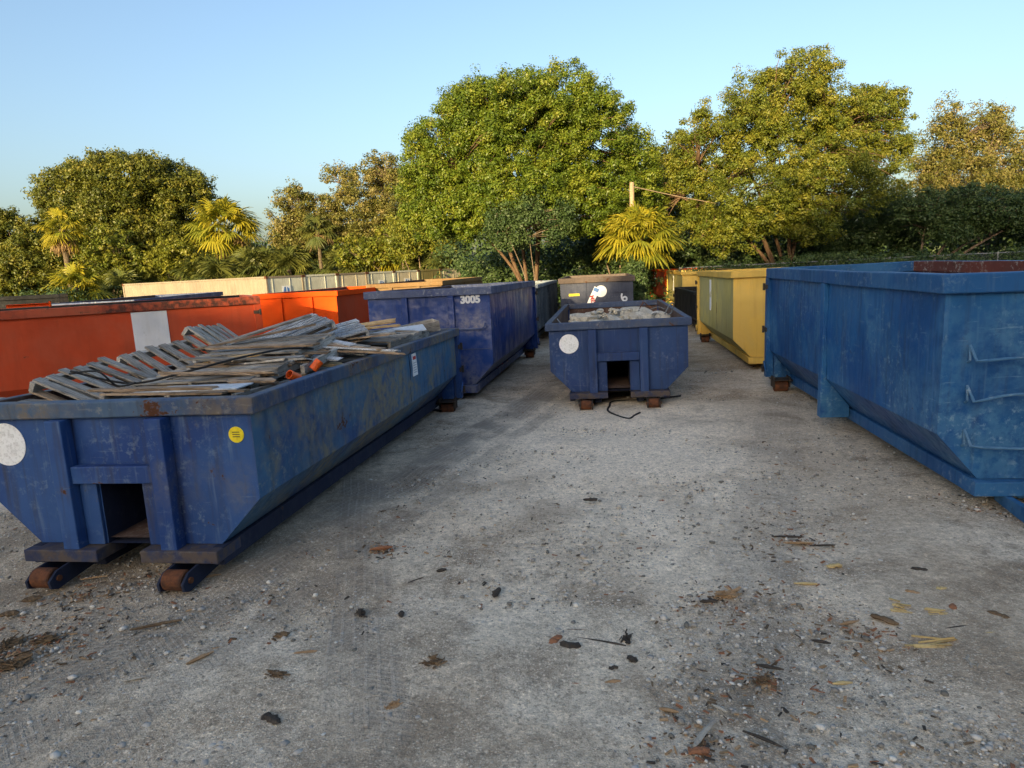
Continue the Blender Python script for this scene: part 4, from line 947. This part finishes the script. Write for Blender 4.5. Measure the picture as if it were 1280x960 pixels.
# the two big trees, the thinner right-hand ones and the left group
def base_at(u, Y): 
    p = at(u, 340, Y); return (float(p[0]), float(p[1]))
tree('fig_tree', 'large rounded green tree in the middle of the tree line with several spreading stems', base_at(664, 35), [
    (655, 195, 92, 88, 0), (700, 135, 62, 50, 0), (622, 140, 60, 48, .3), (575, 190, 62, 72, -.4), (555, 250, 52, 48, -1), (735, 190, 72, 76, .2), (770, 240, 52, 62, .8), (650, 240, 70, 38, -2.2), (590, 268, 60, 26, -1.5), (722, 258, 62, 36, -1), (530, 205, 26, 40, 0), (800, 205, 24, 32, 1)],
    35, 'leaf_fig', 'bark_red', .22, 5, 2600, .44, 160, .118, shell=.5, seed=1, gaps=.30)
tree('oak_tree', 'tallest broad oak on the right, sunlit, with bare limbs showing through', base_at(985, 36), [
    (985, 130, 66, 58, 0), (930, 165, 58, 52, -.5), (1050, 155, 62, 52, .3), (880, 190, 46, 48, 0), (855, 235, 40, 52, .4), (940, 235, 74, 52, -1.5), (1040, 225, 74, 52, -1), (1110, 190, 32, 52, .5), (1100, 130, 30, 28, .5), (1000, 95, 44, 26, 0), (910, 285, 52, 30, -.6), (1010, 280, 46, 22, -1.2)],
    36, 'leaf_oak', 'bark_red', .26, 5, 2000, .42, 140, .112, shell=.3, seed=2, gaps=.34, twigs=1.5)
tree('thin_oak', 'sparse brownish tree at the far right edge against the sky', base_at(1235, 42), [
    (1180, 200, 40, 46, 0), (1230, 190, 46, 52, 0), (1270, 215, 44, 50, 0), (1190, 150, 22, 28, 0), (1238, 152, 22, 22, .5), (1215, 235, 66, 34, -1), (1290, 260, 46, 40, 0), (1165, 230, 30, 40, 0)],
    42, 'leaf_dry', 'bark', .20, 4, 1000, .5, 80, .135, shell=.2, seed=3, gaps=.3, twigs=1.8)
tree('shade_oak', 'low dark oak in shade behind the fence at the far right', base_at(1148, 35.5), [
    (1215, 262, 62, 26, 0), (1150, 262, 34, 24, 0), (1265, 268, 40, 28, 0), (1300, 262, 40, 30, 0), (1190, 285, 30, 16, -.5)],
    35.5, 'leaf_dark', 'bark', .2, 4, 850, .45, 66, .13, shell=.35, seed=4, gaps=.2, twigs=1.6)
tree('broad_tree', 'large dense dome-shaped tree on the left behind the cream container', base_at(165, 60), [
    (160, 262, 78, 62, 0), (110, 265, 54, 52, 0), (85, 245, 36, 34, .5), (215, 250, 52, 48, .5), (160, 225, 66, 30, 0), (190, 300, 56, 38, -1), (125, 305, 50, 40, -1.5), (245, 240, 24, 22, 1)],
    60, 'leaf_left', 'bark', .34, 4, 2400, .62, 84, .215, shell=.6, seed=5, gaps=.42)
tree('edge_tree', 'bushy tree at the left edge beside the dome-shaped one', base_at(12, 56), [
    (10, 305, 34, 42, 0), (-25, 300, 40, 44, 0), (45, 318, 26, 36, -1), (62, 335, 24, 30, -1.5), (20, 345, 50, 26, -2)],
    56, 'leaf_left', 'bark', .2, 3, 950, .55, 72, .2, shell=.45, seed=6, gaps=.25)
tree('thin_tree', 'thin-crowned tree with brownish top left of the big middle tree', base_at(470, 58), [
    (478, 212, 30, 22, 0), (455, 240, 46, 30, 0), (425, 225, 22, 18, 0), (495, 250, 34, 46, .5), (440, 285, 52, 32, -1), (510, 300, 34, 40, -1), (480, 290, 40, 40, -1.5)],
    58, 'leaf_dry', 'bark', .2, 5, 1000, .55, 66, .19, shell=.3, seed=7, gaps=.4, twigs=1.8)
tree('small_tree', 'small open tree standing between the left palm and the thin-crowned tree', base_at(378, 56), [
    (372, 255, 28, 22, 0), (358, 278, 22, 26, 0), (395, 280, 26, 28, 0), (378, 300, 34, 30, 0), (412, 262, 22, 20, .5)],
    56, 'leaf_dry', 'bark', .16, 3, 420, .55, 62, .19, shell=.3, seed=8, gaps=.25, twigs=2)
tree('lime_shrub', 'bright yellow-green shrub below the dome-shaped tree', base_at(214, 54), [
    (214, 318, 28, 24, 0), (200, 330, 22, 20, -.5), (232, 328, 20, 22, 0)], 54, 'leaf_lime', 'bark', .07, 4, 150, .42, 46, .2, shell=.4, seed=9, cat='shrub')
tree('leafy_shrub', 'mid-green shrub between the leaning palms on the left', base_at(135, 53), [
    (135, 310, 30, 34, 0), (120, 335, 30, 24, -.5), (160, 330, 22, 24, 0)], 53, 'leaf_oak', 'bark', .07, 4, 190, .42, 46, .2, shell=.4, seed=10, cat='shrub')
tree('yellow_shrub', 'tall yellowish thicket left of the big tree foot', base_at(505, 52), [
    (505, 290, 28, 30, 0), (480, 312, 30, 22, 0), (535, 282, 22, 28, 0), (445, 315, 26, 22, 0)], 52, 'leaf_oak', 'bark', .07, 5, 260, .5, 46, .22, shell=.4, seed=11, cat='shrub')
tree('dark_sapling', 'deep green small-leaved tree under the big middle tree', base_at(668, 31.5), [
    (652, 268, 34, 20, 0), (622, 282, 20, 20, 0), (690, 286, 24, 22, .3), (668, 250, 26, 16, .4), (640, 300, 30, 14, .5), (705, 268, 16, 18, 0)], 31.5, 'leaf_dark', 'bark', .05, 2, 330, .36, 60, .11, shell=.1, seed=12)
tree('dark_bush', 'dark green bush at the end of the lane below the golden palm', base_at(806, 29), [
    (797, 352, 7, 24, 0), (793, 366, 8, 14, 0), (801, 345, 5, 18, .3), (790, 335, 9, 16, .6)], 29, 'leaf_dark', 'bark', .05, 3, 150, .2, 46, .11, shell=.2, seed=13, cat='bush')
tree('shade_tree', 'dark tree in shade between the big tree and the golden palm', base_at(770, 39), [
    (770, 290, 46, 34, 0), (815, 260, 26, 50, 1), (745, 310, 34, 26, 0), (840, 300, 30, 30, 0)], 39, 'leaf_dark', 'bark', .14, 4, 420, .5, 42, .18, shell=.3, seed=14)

tree('dense_tree', 'dense mid-green tree filling the gap between the two big trees', base_at(838, 43), [
    (835, 215, 24, 40, 0), (822, 270, 30, 44, 0), (860, 285, 36, 40, 0), (800, 300, 30, 34, 0)], 43, 'leaf_left', 'bark', .18, 4, 520, .5, 70, .17, shell=.3, seed=15)
tree('hedge_tree', 'shaded scrubby tree below the right side of the tallest oak', base_at(1080, 38), [
    (1075, 285, 40, 30, 0), (1110, 262, 32, 32, 0), (1040, 300, 40, 20, 0), (1130, 295, 30, 24, 0)], 38, 'leaf_dark', 'bark', .1, 4, 520, .42, 64, .13, shell=.2, seed=16)
tree('gap_tree', 'yellowish small tree between the thin-crowned tree and the big middle tree', base_at(520, 50), [
    (522, 268, 24, 34, 0), (505, 300, 24, 26, 0), (548, 296, 26, 22, 0)], 50, 'leaf_oak', 'bark', .1, 3, 300, .5, 66, .17, shell=.3, seed=17)

fan_palm('golden sunlit fan palm in front of the timber pole', base_at(800, 30.6), 3.45, 46, 1.15, 'leaf_gold', 0, 1, pet=1.0, emin=-18, tr=.12)
fan_palm('tall shaggy fan palm at the right edge of the dome-shaped tree', base_at(287, 57), 6.9, 46, 1.75, 'leaf_gold', 18, 2, pet=1.7, emin=-45, tr=.24)
fan_palm('fan palm with brown dead skirt buried in the left side of the dome-shaped tree', base_at(86, 52), 7.0, 22, 1.1, 'leaf_gold', 20, 3, pet=1.0, emin=-40, tr=.2)
fan_palm('low yellow-green fan palm at the left end of the cream container', base_at(92, 46), 2.6, 26, 1.3, 'leaf_gold', 0, 4, pet=1.0, emin=-15)
fan_palm('slim fan palm with a hanging yellow frond in front of the thin-crowned tree', base_at(402, 54), 6.2, 18, 1.0, 'leaf_palm', 6, 5, pet=.8, emin=-50, tr=.14)
fan_palm('bushy yellow-green fan palm left of the big tree foot', base_at(500, 54), 4.0, 34, 1.5, 'leaf_gold', 4, 6, pet=1.1, emin=-30)
fan_palm('drooping green fan palm at the right end of the container row', base_at(562, 50), 2.3, 26, 1.5, 'leaf_palm', 2, 7, pet=1.2, emin=-10)
for q, (u, Y, h_, lb) in enumerate([(250, 54, 3.0, 'shaded palmetto above the middle of the cream container'), (272, 53, 2.6, 'shaded palmetto below the shaggy palm'), (312, 54, 3.1, 'shaded palmetto right of the shaggy palm'), (335, 55, 3.4, 'palmetto at the sky gap right of the shaggy palm'), (362, 54, 3.2, 'palmetto above the second container'), (148, 51.5, 1.9, 'dark palmetto behind the left end of the cream container'), (185, 54, 2.2, 'dark palmetto below the bright shrub'), (455, 54, 2.6, 'palmetto above the container with the blue logo'), (528, 52, 2.3, 'grey-green palmetto above the olive container'), (425, 55, 3.0, 'palmetto below the slim palm'), (905, 34.6, .6, 'small palmetto beside the fence behind the yellow dumpsters')]):
    fan_palm(lb, base_at(u, Y), h_, 22, 1.5 if u < 900 else .7, 'leaf_palm', 3 if u < 900 else 0, 20+q, pet=1.3 if u < 900 else .6, emin=-15, name='palmetto', group='palmettos below the trees')

# dark undergrowth filling the foot of the tree line: nobody could count it
def undergrowth(name, label, pts, n, size, mat, seed, hgt=(1.5, 3.2), rad=.6, per=30, cat='undergrowth'):
    r = np.random.default_rng(seed); pts = np.array(pts, float); t = r.uniform(0, len(pts)-1, n); i = t.astype(int); f = (t-i)[:, None]
    p = pts[i]*(1-f)+pts[np.minimum(i+1, len(pts)-1)]*f; p = p+r.normal(size=p.shape)*np.array([.8, 1.1])
    hh = hgt[0]+(hgt[1]-hgt[0])*(.5+.5*np.sin(p[:, 0]*.9)*np.cos(p[:, 0]*.37+1)); z = r.uniform(.05, 1, n)*hh
    c = np.stack([p[:, 0], p[:, 1], z-.1], 1); V, T = leaf_quads(c, rad*r.uniform(.6, 1.4, n), per, size, r=r)
    return tag(quads_obj(name, V, T, MT[mat]), label, cat, kind='stuff')
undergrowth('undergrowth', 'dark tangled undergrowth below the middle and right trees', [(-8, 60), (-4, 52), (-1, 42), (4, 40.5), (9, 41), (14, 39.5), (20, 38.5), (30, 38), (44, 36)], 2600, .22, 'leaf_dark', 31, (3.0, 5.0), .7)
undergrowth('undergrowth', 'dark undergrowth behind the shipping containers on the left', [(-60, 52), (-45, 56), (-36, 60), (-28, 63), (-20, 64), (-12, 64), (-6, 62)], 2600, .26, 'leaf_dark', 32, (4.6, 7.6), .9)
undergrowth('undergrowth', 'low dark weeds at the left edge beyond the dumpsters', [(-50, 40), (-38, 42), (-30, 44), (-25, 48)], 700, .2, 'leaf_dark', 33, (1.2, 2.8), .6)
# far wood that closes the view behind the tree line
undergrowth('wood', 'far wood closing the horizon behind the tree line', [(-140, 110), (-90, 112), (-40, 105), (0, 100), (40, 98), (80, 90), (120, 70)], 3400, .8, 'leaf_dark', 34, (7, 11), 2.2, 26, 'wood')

# vine-covered chain link fence on the right
fz = empty('chain_link_fence', (16, 32, gz(16, 32)), (0, 0, 0), 'low chain-link fence along the back of the lot at the right', 'fence')
fx0, fx1, fy0, fy1 = 8.6, 34.0, 33.6, 32.2
def fpt(t): return (fx0+(fx1-fx0)*t-16, fy0+(fy1-fy0)*t-32)
m = MB(); m.tube([(*fpt(i/10), 2.06) for i in range(11)], .024, 8); m.build('top_rail', MT['galv'], fz)
for i in range(11):
    x, y = fpt(i/10); MB().tube([(x, y, -.1), (x, y, 2.12)], .032, 8).build('post', MT['galv'], fz)
m = MB(); L_ = 25.4
for i in range(int(L_/.14)):
    for sg_ in (-1, 1):
        t0 = i*.14/L_; t1 = t0+sg_*2.0/L_
        if not 0 <= t1 <= 1: continue
        a, b_ = fpt(t0), fpt(t1); m.tube([(a[0], a[1]-.03, .04), (b_[0], b_[1]-.03, 2.04)], .004, 3, caps=False)
m.build('wire_mesh', MT['galv'], fz)
undergrowth('vine', 'green vines smothering the chain-link fence', [(8.8, 33.9), (16, 33.4), (24, 33.0), (34, 32.6)], 2400, .12, 'leaf_dark', 35, (1.9, 2.5), .3, 34, 'vine')

# utility pole and its guy line
pb = at(788, 228, 32.0); pr = empty('utility_pole', (pb[0], pb[1], gz(pb[0], pb[1])), (0, R_(.6), 0), 'plain timber utility pole rising behind the golden palm', 'pole')
hp = pb[2]-gz(pb[0], pb[1])
m = MB(); m.tube([(0, 0, -.2), (0, 0, hp*.5), (0, 0, hp)], [.125, .115, .105], 14); m.build('pole_shaft', MT['pole'], pr, smooth=False)
MB().tube([(.0, 0, hp-.2), (.13, 0, hp-.2)], .02, 8).build('line_hook', MT['galv'], pr)
e = at(905, 256, 35.0)
wire([(pb[0]+.12, pb[1], pb[2]-.2), ((pb[0]*.5+e[0]*.5), (pb[1]+e[1])*.5, (pb[2]+e[2])*.5-.12), tuple(e)], .022, 'pale overhead line from the timber pole into the right-hand oak', 'overhead_line', None, 'pole', 'cable')

# unseen wood added behind the camera, its outline shaped to shade the yard
def shade_wood():
    r = np.random.default_rng(77); xs_ = np.linspace(-150, 90, 221)
    h = np.interp(xs_, [-150, -55, -43, -39, -34, -31, -27, -22, 90], [20.5, 21, 19.9, 20.2, 21.2, 23.3, 25.5, 28.5, 29])+r.normal(size=221)*.5
    m = MB()                           # solid core that blocks the sun
    n = len(xs_); vs = []
    for k, (yy, s) in enumerate(((-68, 0), (-68.6, .55), (-69.2, .9), (-70, 1.0), (-71, .85), (-72, 0))):
        for x, q in zip(xs_, h): vs.append((x+r.normal()*.2, yy+r.normal()*.35, q*s*(1 if s < 1 else .97)))
    m.add(vs, [(k*n+i, k*n+i+1, (k+1)*n+i+1, (k+1)*n+i) for k in range(5) for i in range(n-1)])
    cs = []
    for x, q in zip(xs_, h):
        for _ in range(9): cs.append((x+r.normal()*.7, -70+r.normal()*1.6, q*r.uniform(.15, 1.03)))
    cs = np.array(cs); V, T = leaf_quads(cs, 1.0*r.uniform(.6, 1.3, len(cs)), 16, .5, r=r)
    b = len(m.v); m.add(V, [(4*i, 4*i+1, 4*i+2, 4*i+3) for i in range(len(V)//4)])
    me = bpy.data.meshes.new('wood'); me.from_pydata(m.v, [], m.f); me.update()
    o = link('wood', me, MT['shade_wood_core']); tag(o, 'unseen wood added behind the viewpoint to shade the yard', 'wood', kind='stuff')
MT['shade_wood_core'] = plain('shade casting thicket', (.05, .06, .02), (.09, .085, .03), 2, .8, .5, .1)
shade_wood()

# ------------------------------------------------------------------ loose gravel, wood scraps, hose
def gravel():
    r = np.random.default_rng(21); bm = bmesh.new(); bmesh.ops.create_icosphere(bm, subdivisions=1, radius=1); tv = np.array([v.co for v in bm.verts]); tf = np.array([[v.index for v in f.verts] for f in bm.faces]); bm.free()
    N = 120000
    y = 2.2+13*r.uniform(0, 1, N)**2.1; x = (r.uniform(-1, 1, N)*(.9*y+1.2))
    # stones gather in drifts
    cl = np.sin(x*1.7+.6*np.sin(y*1.1))*np.cos(y*1.3+.8*np.sin(x*.9)); keep = r.uniform(0, 1, N) < .35+.65*np.clip(cl+.25, 0, 1)
    # none inside a dumpster footprint edge line is needed: they lie under as well
    x, y = x[keep], y[keep]; N = len(x)
    s = np.clip(r.lognormal(-5.2, .55, N), .003, .028)
    z = gz_arr(x, y)+.0
    P = []; F = []
    base = tv[None]*(1+r.normal(size=(N, 12, 1))*.16)*r.uniform(.7, 1.2, (N, 1, 3))
    a = r.uniform(0, 6.28, N); ca, sa = np.cos(a)[:, None], np.sin(a)[:, None]
    bx, by, bz = base[..., 0], base[..., 1], base[..., 2]*.7
    V = np.stack([bx*ca-by*sa, bx*sa+by*ca, bz], -1)*s[:, None, None]+np.stack([x, y, z+s*.25], -1)[:, None, :]
    V = V.reshape(-1, 3); Fc = (tf[None]+(np.arange(N)*12)[:, None, None]).reshape(-1, 3)
    me = bpy.data.meshes.new('gravel'); me.vertices.add(len(V)); me.vertices.foreach_set('co', V.astype(np.float32).ravel())
    me.loops.add(Fc.size); me.loops.foreach_set('vertex_index', Fc.astype(np.int32).ravel()); me.polygons.add(len(Fc)); me.polygons.foreach_set('loop_start', np.arange(0, Fc.size, 3, dtype=np.int32)); me.update(calc_edges=True)
    at_ = me.attributes.new('tone', 'FLOAT', 'POINT'); at_.data.foreach_set('value', np.repeat(r.uniform(0, 1, N)**1.2, 12).astype(np.float32))
    t = NT('limestone gravel'); an = t.n('ShaderNodeAttribute', attribute_name='tone')
    c = t.ramp(an.outputs['Fac'], [(0, (.15, .14, .12)), (.4, (.36, .34, .31)), (.8, (.50, .47, .43)), (1, (.66, .63, .57))]); t.done(c, .9, None, .2)
    tag(link('gravel', me, t.mat), 'loose limestone gravel scattered over the yard', 'gravel', kind='stuff')
gravel()
def chips():
    r = np.random.default_rng(22); N = 3600; y = 2.3+11*r.uniform(0, 1, N)**1.7; x = r.uniform(-1, 1, N)*(.85*y+1); m = MB()
    hubs = np.array([ray_ground(u, v)[:2] for u, v in [(720, 805), (690, 850), (1180, 775), (1165, 805), (900, 748), (1000, 678), (545, 832), (490, 885), (20, 815), (345, 848), (60, 800), (1060, 790), (880, 930), (955, 850), (250, 720), (100, 745), (480, 690), (1210, 640), (420, 640)]])
    k_ = r.integers(0, len(hubs), N); near = r.uniform(0, 1, N) < .55; sp_r = np.abs(r.normal(size=N))*.35; an_ = r.uniform(0, 6.283, N)
    x = np.where(near, hubs[k_, 0]+sp_r*np.cos(an_), x); y = np.where(near, hubs[k_, 1]+sp_r*np.sin(an_)*.8, y)
    for i in range(N):
        ln = r.uniform(.012, .05); zz = gz(x[i], y[i]); m.rbox((x[i], y[i], zz+.004), (ln, ln*r.uniform(.15, .4), .005), (r.uniform(-.2, .2), r.uniform(-.2, .2), r.uniform(0, 3.14)), int(r.integers(0, 4)), jit=ln*.06)
    tag(m.build('wood_chips', [MT['splinter'], MT['charred'], MT['bark_scrap'], MT['red_splinter']]), 'tiny wood chips and bark crumbs strewn over the gravel', 'wood chips', kind='stuff')
chips()
SCR = 'wood scraps strewn on the gravel'
def stick(u, v, ln, ang, w, mat, label, kind='stick', seed=None):
    """ang: heading on the ground, degrees from +x; ln in metres"""
    p = ray_ground(u, v); r = np.random.default_rng(int(u*7+v)); m = MB()
    if kind == 'stick':
        n = 6; vs = []
        for i in range(n):
            t = i/(n-1); q = w*(1-.55*abs(2*t-1)**2.2)*r.uniform(.8, 1.15); yo = .08*ln*math.sin(t*2.5+r.uniform(-.2, .2))*.4
            for a in range(5):
                th = 2*math.pi*a/5+.3; vs.append((-ln/2+ln*t+r.normal()*.012*ln, yo+q*.5*math.cos(th), .3*w+q*.32*math.sin(th)))
        fs = [(0, 1, 2, 3, 4), tuple(5*(n-1)+k for k in (4, 3, 2, 1, 0))]+[(5*i+k, 5*i+5+k, 5*i+5+(k+1) % 5, 5*i+(k+1) % 5) for i in range(n-1) for k in range(5)]
        m.add(vs, fs)
    elif kind == 'clump':
        for i in range(46):
            l2 = ln*r.uniform(.15, .5); m.rbox((r.normal()*ln*.17, r.normal()*ln*.10, .006+abs(r.normal())*ln*.06), (l2, l2*r.uniform(.08, .22), .005), (r.normal()*.25, r.normal()*.25, r.normal()*.4), jit=.003)
    elif kind == 'splinters':
        for i in range(5):
            l2 = ln*r.uniform(.5, 1); m.rbox((r.normal()*ln*.14, (i-2)*w*.6, .008+.004*i), (l2, w*r.uniform(.18, .42), .008), (r.normal()*.08, r.normal()*.06, r.normal()*.25), jit=.004)
    else:
        n = 7; vs = []
        for i in range(n):
            t = i/(n-1); q = w*(.75+.25*math.sin(math.pi*t))*r.uniform(.75, 1.2)*(1 if 0 < i < n-1 else r.uniform(.35, .8))
            for a in range(7):
                th = 2*math.pi*a/7+.2; k_ = r.uniform(.75, 1.2); vs.append((-ln/2+ln*t+r.normal()*.03*ln, q*.5*k_*math.cos(th)+.05*w*math.sin(4*t), .26*w+q*.30*k_*math.sin(th)))
        fs = [tuple(range(7)), tuple(7*(n-1)+k for k in range(6, -1, -1))]+[(7*i+k, 7*i+7+k, 7*i+7+(k+1) % 7, 7*i+(k+1) % 7) for i in range(n-1) for k in range(7)]
        m.add(vs, fs)
    o = m.build({'stick': 'stick', 'clump': 'bark_clump', 'splinters': 'wood_splinters', 'chunk': 'wood_chunk'}[kind], MT[mat]); o.location = (p[0], p[1], gz(p[0], p[1])+.006); o.rotation_euler = (0, 0, R_(ang))
    return tag(o, label, 'wood scrap', SCR)
for a in [
    (477, 688, .19, 10, .05, 'red_splinter', 'orange-brown bark sliver out in the lane, right of the near dumpster'),
    (520, 727, .14, 35, .02, 'charred', 'thin dark stick slanting below the orange-brown sliver'),
    (621, 744, .13, 75, .055, 'charred', 'black charred stub pointing away, centre of the yard', 'chunk'),
    (552, 715, .08, 20, .04, 'charred', 'small black scrap right of the thin dark stick', 'chunk'),
    (452, 768, .12, 120, .05, 'charred', 'torn black scrap on the left of the lane', 'clump'),
    (502, 770, .08, 100, .04, 'charred', 'small dark stub beside the torn black scrap', 'chunk'),
    (544, 833, .20, 10, .06, 'bark_scrap', 'ragged brown bark clump, largest in the lower middle', 'clump'),
    (490, 886, .12, 30, .04, 'splinter', 'pale tan fibre tuft low on the left', 'clump'),
    (554, 882, .09, 20, .025, 'splinter', 'short tan splinter right of the fibre tuft'),
    (694, 804, .11, 50, .06, 'red_splinter', 'brown square-ended wood piece in the central scrap pile', 'chunk'),
    (713, 811, .13, 165, .07, 'charred', 'black slab of wood in the central scrap pile', 'chunk'),
    (748, 805, .34, -22, .03, 'charred', 'long dark split stick in the central scrap pile'),
    (720, 790, .18, -8, .02, 'bark_scrap', 'thin brown stick behind the black slab'),
    (783, 800, .14, 70, .06, 'charred', 'crumbling black bark right of the long split stick', 'clump'),
    (790, 827, .07, 130, .05, 'charred', 'small black lump below the crumbling bark', 'chunk'),
    (767, 838, .06, 20, .04, 'charred', 'tiny black lump in front of the long split stick', 'chunk'),
    (678, 852, .20, 4, .035, 'splinter', 'long tan splinter below the central scrap pile'),
    (716, 859, .13, -4, .03, 'red_splinter', 'reddish flat splinter right of the long tan one'),
    (723, 819, .12, 8, .025, 'red_splinter', 'reddish strip under the black slab'),
    (766, 855, .09, 5, .03, 'splinter', 'short tan splinter right of the reddish flat one'),
    (698, 887, .06, 20, .03, 'splinter', 'tiny orange chip below the reddish flat splinter', 'chunk'),
    (642, 834, .08, -30, .03, 'splinter', 'curled tan splinter right of the bark clump'),
    (655, 936, .11, 62, .03, 'pale_stick', 'pale bleached stick near the bottom edge, centre'),
    (882, 920, .24, 48, .035, 'pale_stick', 'pale bleached stick with a dark tip, low right of centre'),
    (874, 943, .10, 5, .05, 'red_splinter', 'reddish-brown flat chip by the bottom edge under the bleached stick', 'chunk'),
    (836, 891, .10, -24, .03, 'splinter', 'short orange-tan splinter above the bleached stick'),
    (738, 627, .14, -8, .06, 'charred', 'dark flat scrap on the pale gravel, middle distance', 'chunk'),
    (886, 754, .12, 0, .04, 'charred', 'black scrap beside straw, right of centre', 'chunk'),
    (910, 746, .20, 10, .05, 'splinter', 'wispy straw tuft beside the black scrap', 'clump'),
    (462, 928, .12, 22, .02, 'pale_stick', 'thin pale splinter at bottom left of centre'),
    (985, 673, .26, -12, .03, 'charred', 'dark stick lying ahead of a tan one, right lane'),
    (998, 681, .24, -8, .035, 'splinter', 'tan stick just below the dark one, right lane'),
    (1028, 684, .20, -5, .03, 'charred', 'short dark stick right of the tan one'),
    (1043, 710, .12, 10, .05, 'yellow_splinter', 'pale yellow chip in the right lane', 'chunk'),
    (1007, 732, .16, -12, .03, 'yellow_splinter', 'pale yellow splinter left of the chip cluster'),
    (1149, 715, .12, -20, .05, 'charred', 'black lump far right of the yellow chip', 'chunk'),
    (1122, 761, .13, -35, .05, 'yellow_splinter', 'upright yellow splinter bunch by the dark block', 'splinters'),
    (1105, 778, .17, -48, .06, 'bark_scrap', 'dark red-brown block lying slantwise among yellow splinters', 'chunk'),
    (1062, 781, .14, 12, .03, 'splinter', 'tan curved splinter left of the red-brown block'),
    (1062, 804, .17, -20, .022, 'pale_stick', 'slim pale stick under the tan curved splinter'),
    (1026, 805, .11, -25, .03, 'charred', 'short black stick left of the slim pale one'),
    (1166, 807, .28, -6, .035, 'yellow_splinter', 'bundle of bright yellow splinters, the brightest scrap on the right', 'splinters'),
    (1205, 787, .26, 4, .03, 'charred', 'long dark stick behind the bright yellow bundle'),
    (1178, 770, .17, -12, .025, 'yellow_splinter', 'scatter of yellow slivers behind the long dark stick', 'splinters'),
    (1191, 762, .08, 60, .05, 'red_splinter', 'small reddish chip beside the yellow slivers', 'chunk'),
    (1176, 739, .08, 10, .045, 'yellow_splinter', 'single yellow chip up the right lane', 'chunk'),
    (1141, 743, .09, -30, .04, 'splinter', 'single tan chip left of the yellow one', 'chunk'),
    (1241, 795, .14, 2, .03, 'yellow_splinter', 'yellow sliver at the right end of the long dark stick'),
    (1214, 831, .12, 80, .05, 'pale_stick', 'crumpled pale flake right of the yellow bundle', 'clump'),
    (1247, 772, .12, -50, .05, 'bark_scrap', 'brown scrap near the right edge', 'chunk'),
    (1053, 857, .11, 0, .03, 'yellow_splinter', 'lone yellow splinter in the lower right'),
    (962, 837, .15, -25, .03, 'charred', 'dark stick above the brown clump, lower right of centre'),
    (953, 853, .13, 20, .05, 'bark_scrap', 'small brown bark clump, lower right of centre', 'clump'),
    (953, 927, .20, -42, .025, 'charred', 'thin dark curved stick at the bottom right of centre'),
    (899, 888, .09, -50, .025, 'pale_stick', 'short pale splinter above the bleached stick tip'),
    (196, 784, .32, 18, .038, 'bark_scrap', 'long brown stick with a reddish end before the near dumpster rollers'),
    (251, 825, .17, 48, .035, 'splinter', 'tan slat lying slantwise below the long brown stick'),
    (169, 851, .12, 15, .022, 'pale_stick', 'pale splinter in the tyre track at left'),
    (12, 771, .12, 20, .07, 'bark_scrap', 'brown block at the left edge', 'chunk'),
    (40, 752, .13, 25, .06, 'bark_scrap', 'brown wood piece under the near dumpster front plate', 'chunk'),
    (12, 808, .24, 70, .07, 'bark_scrap', 'bark pile at the left edge', 'clump'),
    (18, 832, .22, 30, .06, 'bark_scrap', 'bark strip pile below the left-edge bark pile', 'clump'),
    (59, 802, .16, 20, .05, 'bark_scrap', 'loose brown bark right of the left-edge pile', 'clump'),
    (345, 848, .17, -20, .05, 'bark_scrap', 'splintered brown bark between the tyre tracks', 'clump'),
    (340, 903, .13, -30, .06, 'charred', 'dark wedge of wood near the bottom left', 'chunk'),
    (352, 797, .10, 25, .05, 'bark_scrap', 'small brown block between the tyre tracks', 'chunk'),
    (382, 818, .14, 5, .03, 'splinter', 'twisted tan splinter above the splintered bark'),
    (264, 722, .15, 15, .03, 'splinter', 'light splinter by the right front roller'),
    (118, 724, .20, 12, .025, 'splinter', 'light splinter between the two front rollers'),
]:
    stick(*a)
hp_ = [(690, 500.5), (735, 502), (768, 503), (762, 509), (760, 515), (771, 521), (786, 525), (793, 521), (800, 517.5)]
P3 = []
for (u, v) in [(851, 496.3), (832, 498.6), (812, 501.2)]+hp_[2:]:
    q = ray_ground(u, v); P3.append((q[0], q[1], q[2]+.022))
wire(P3, .017, 'black hose curled on the gravel before the rubble-filled dumpster', 'hose', None, 'cable', 'hose')
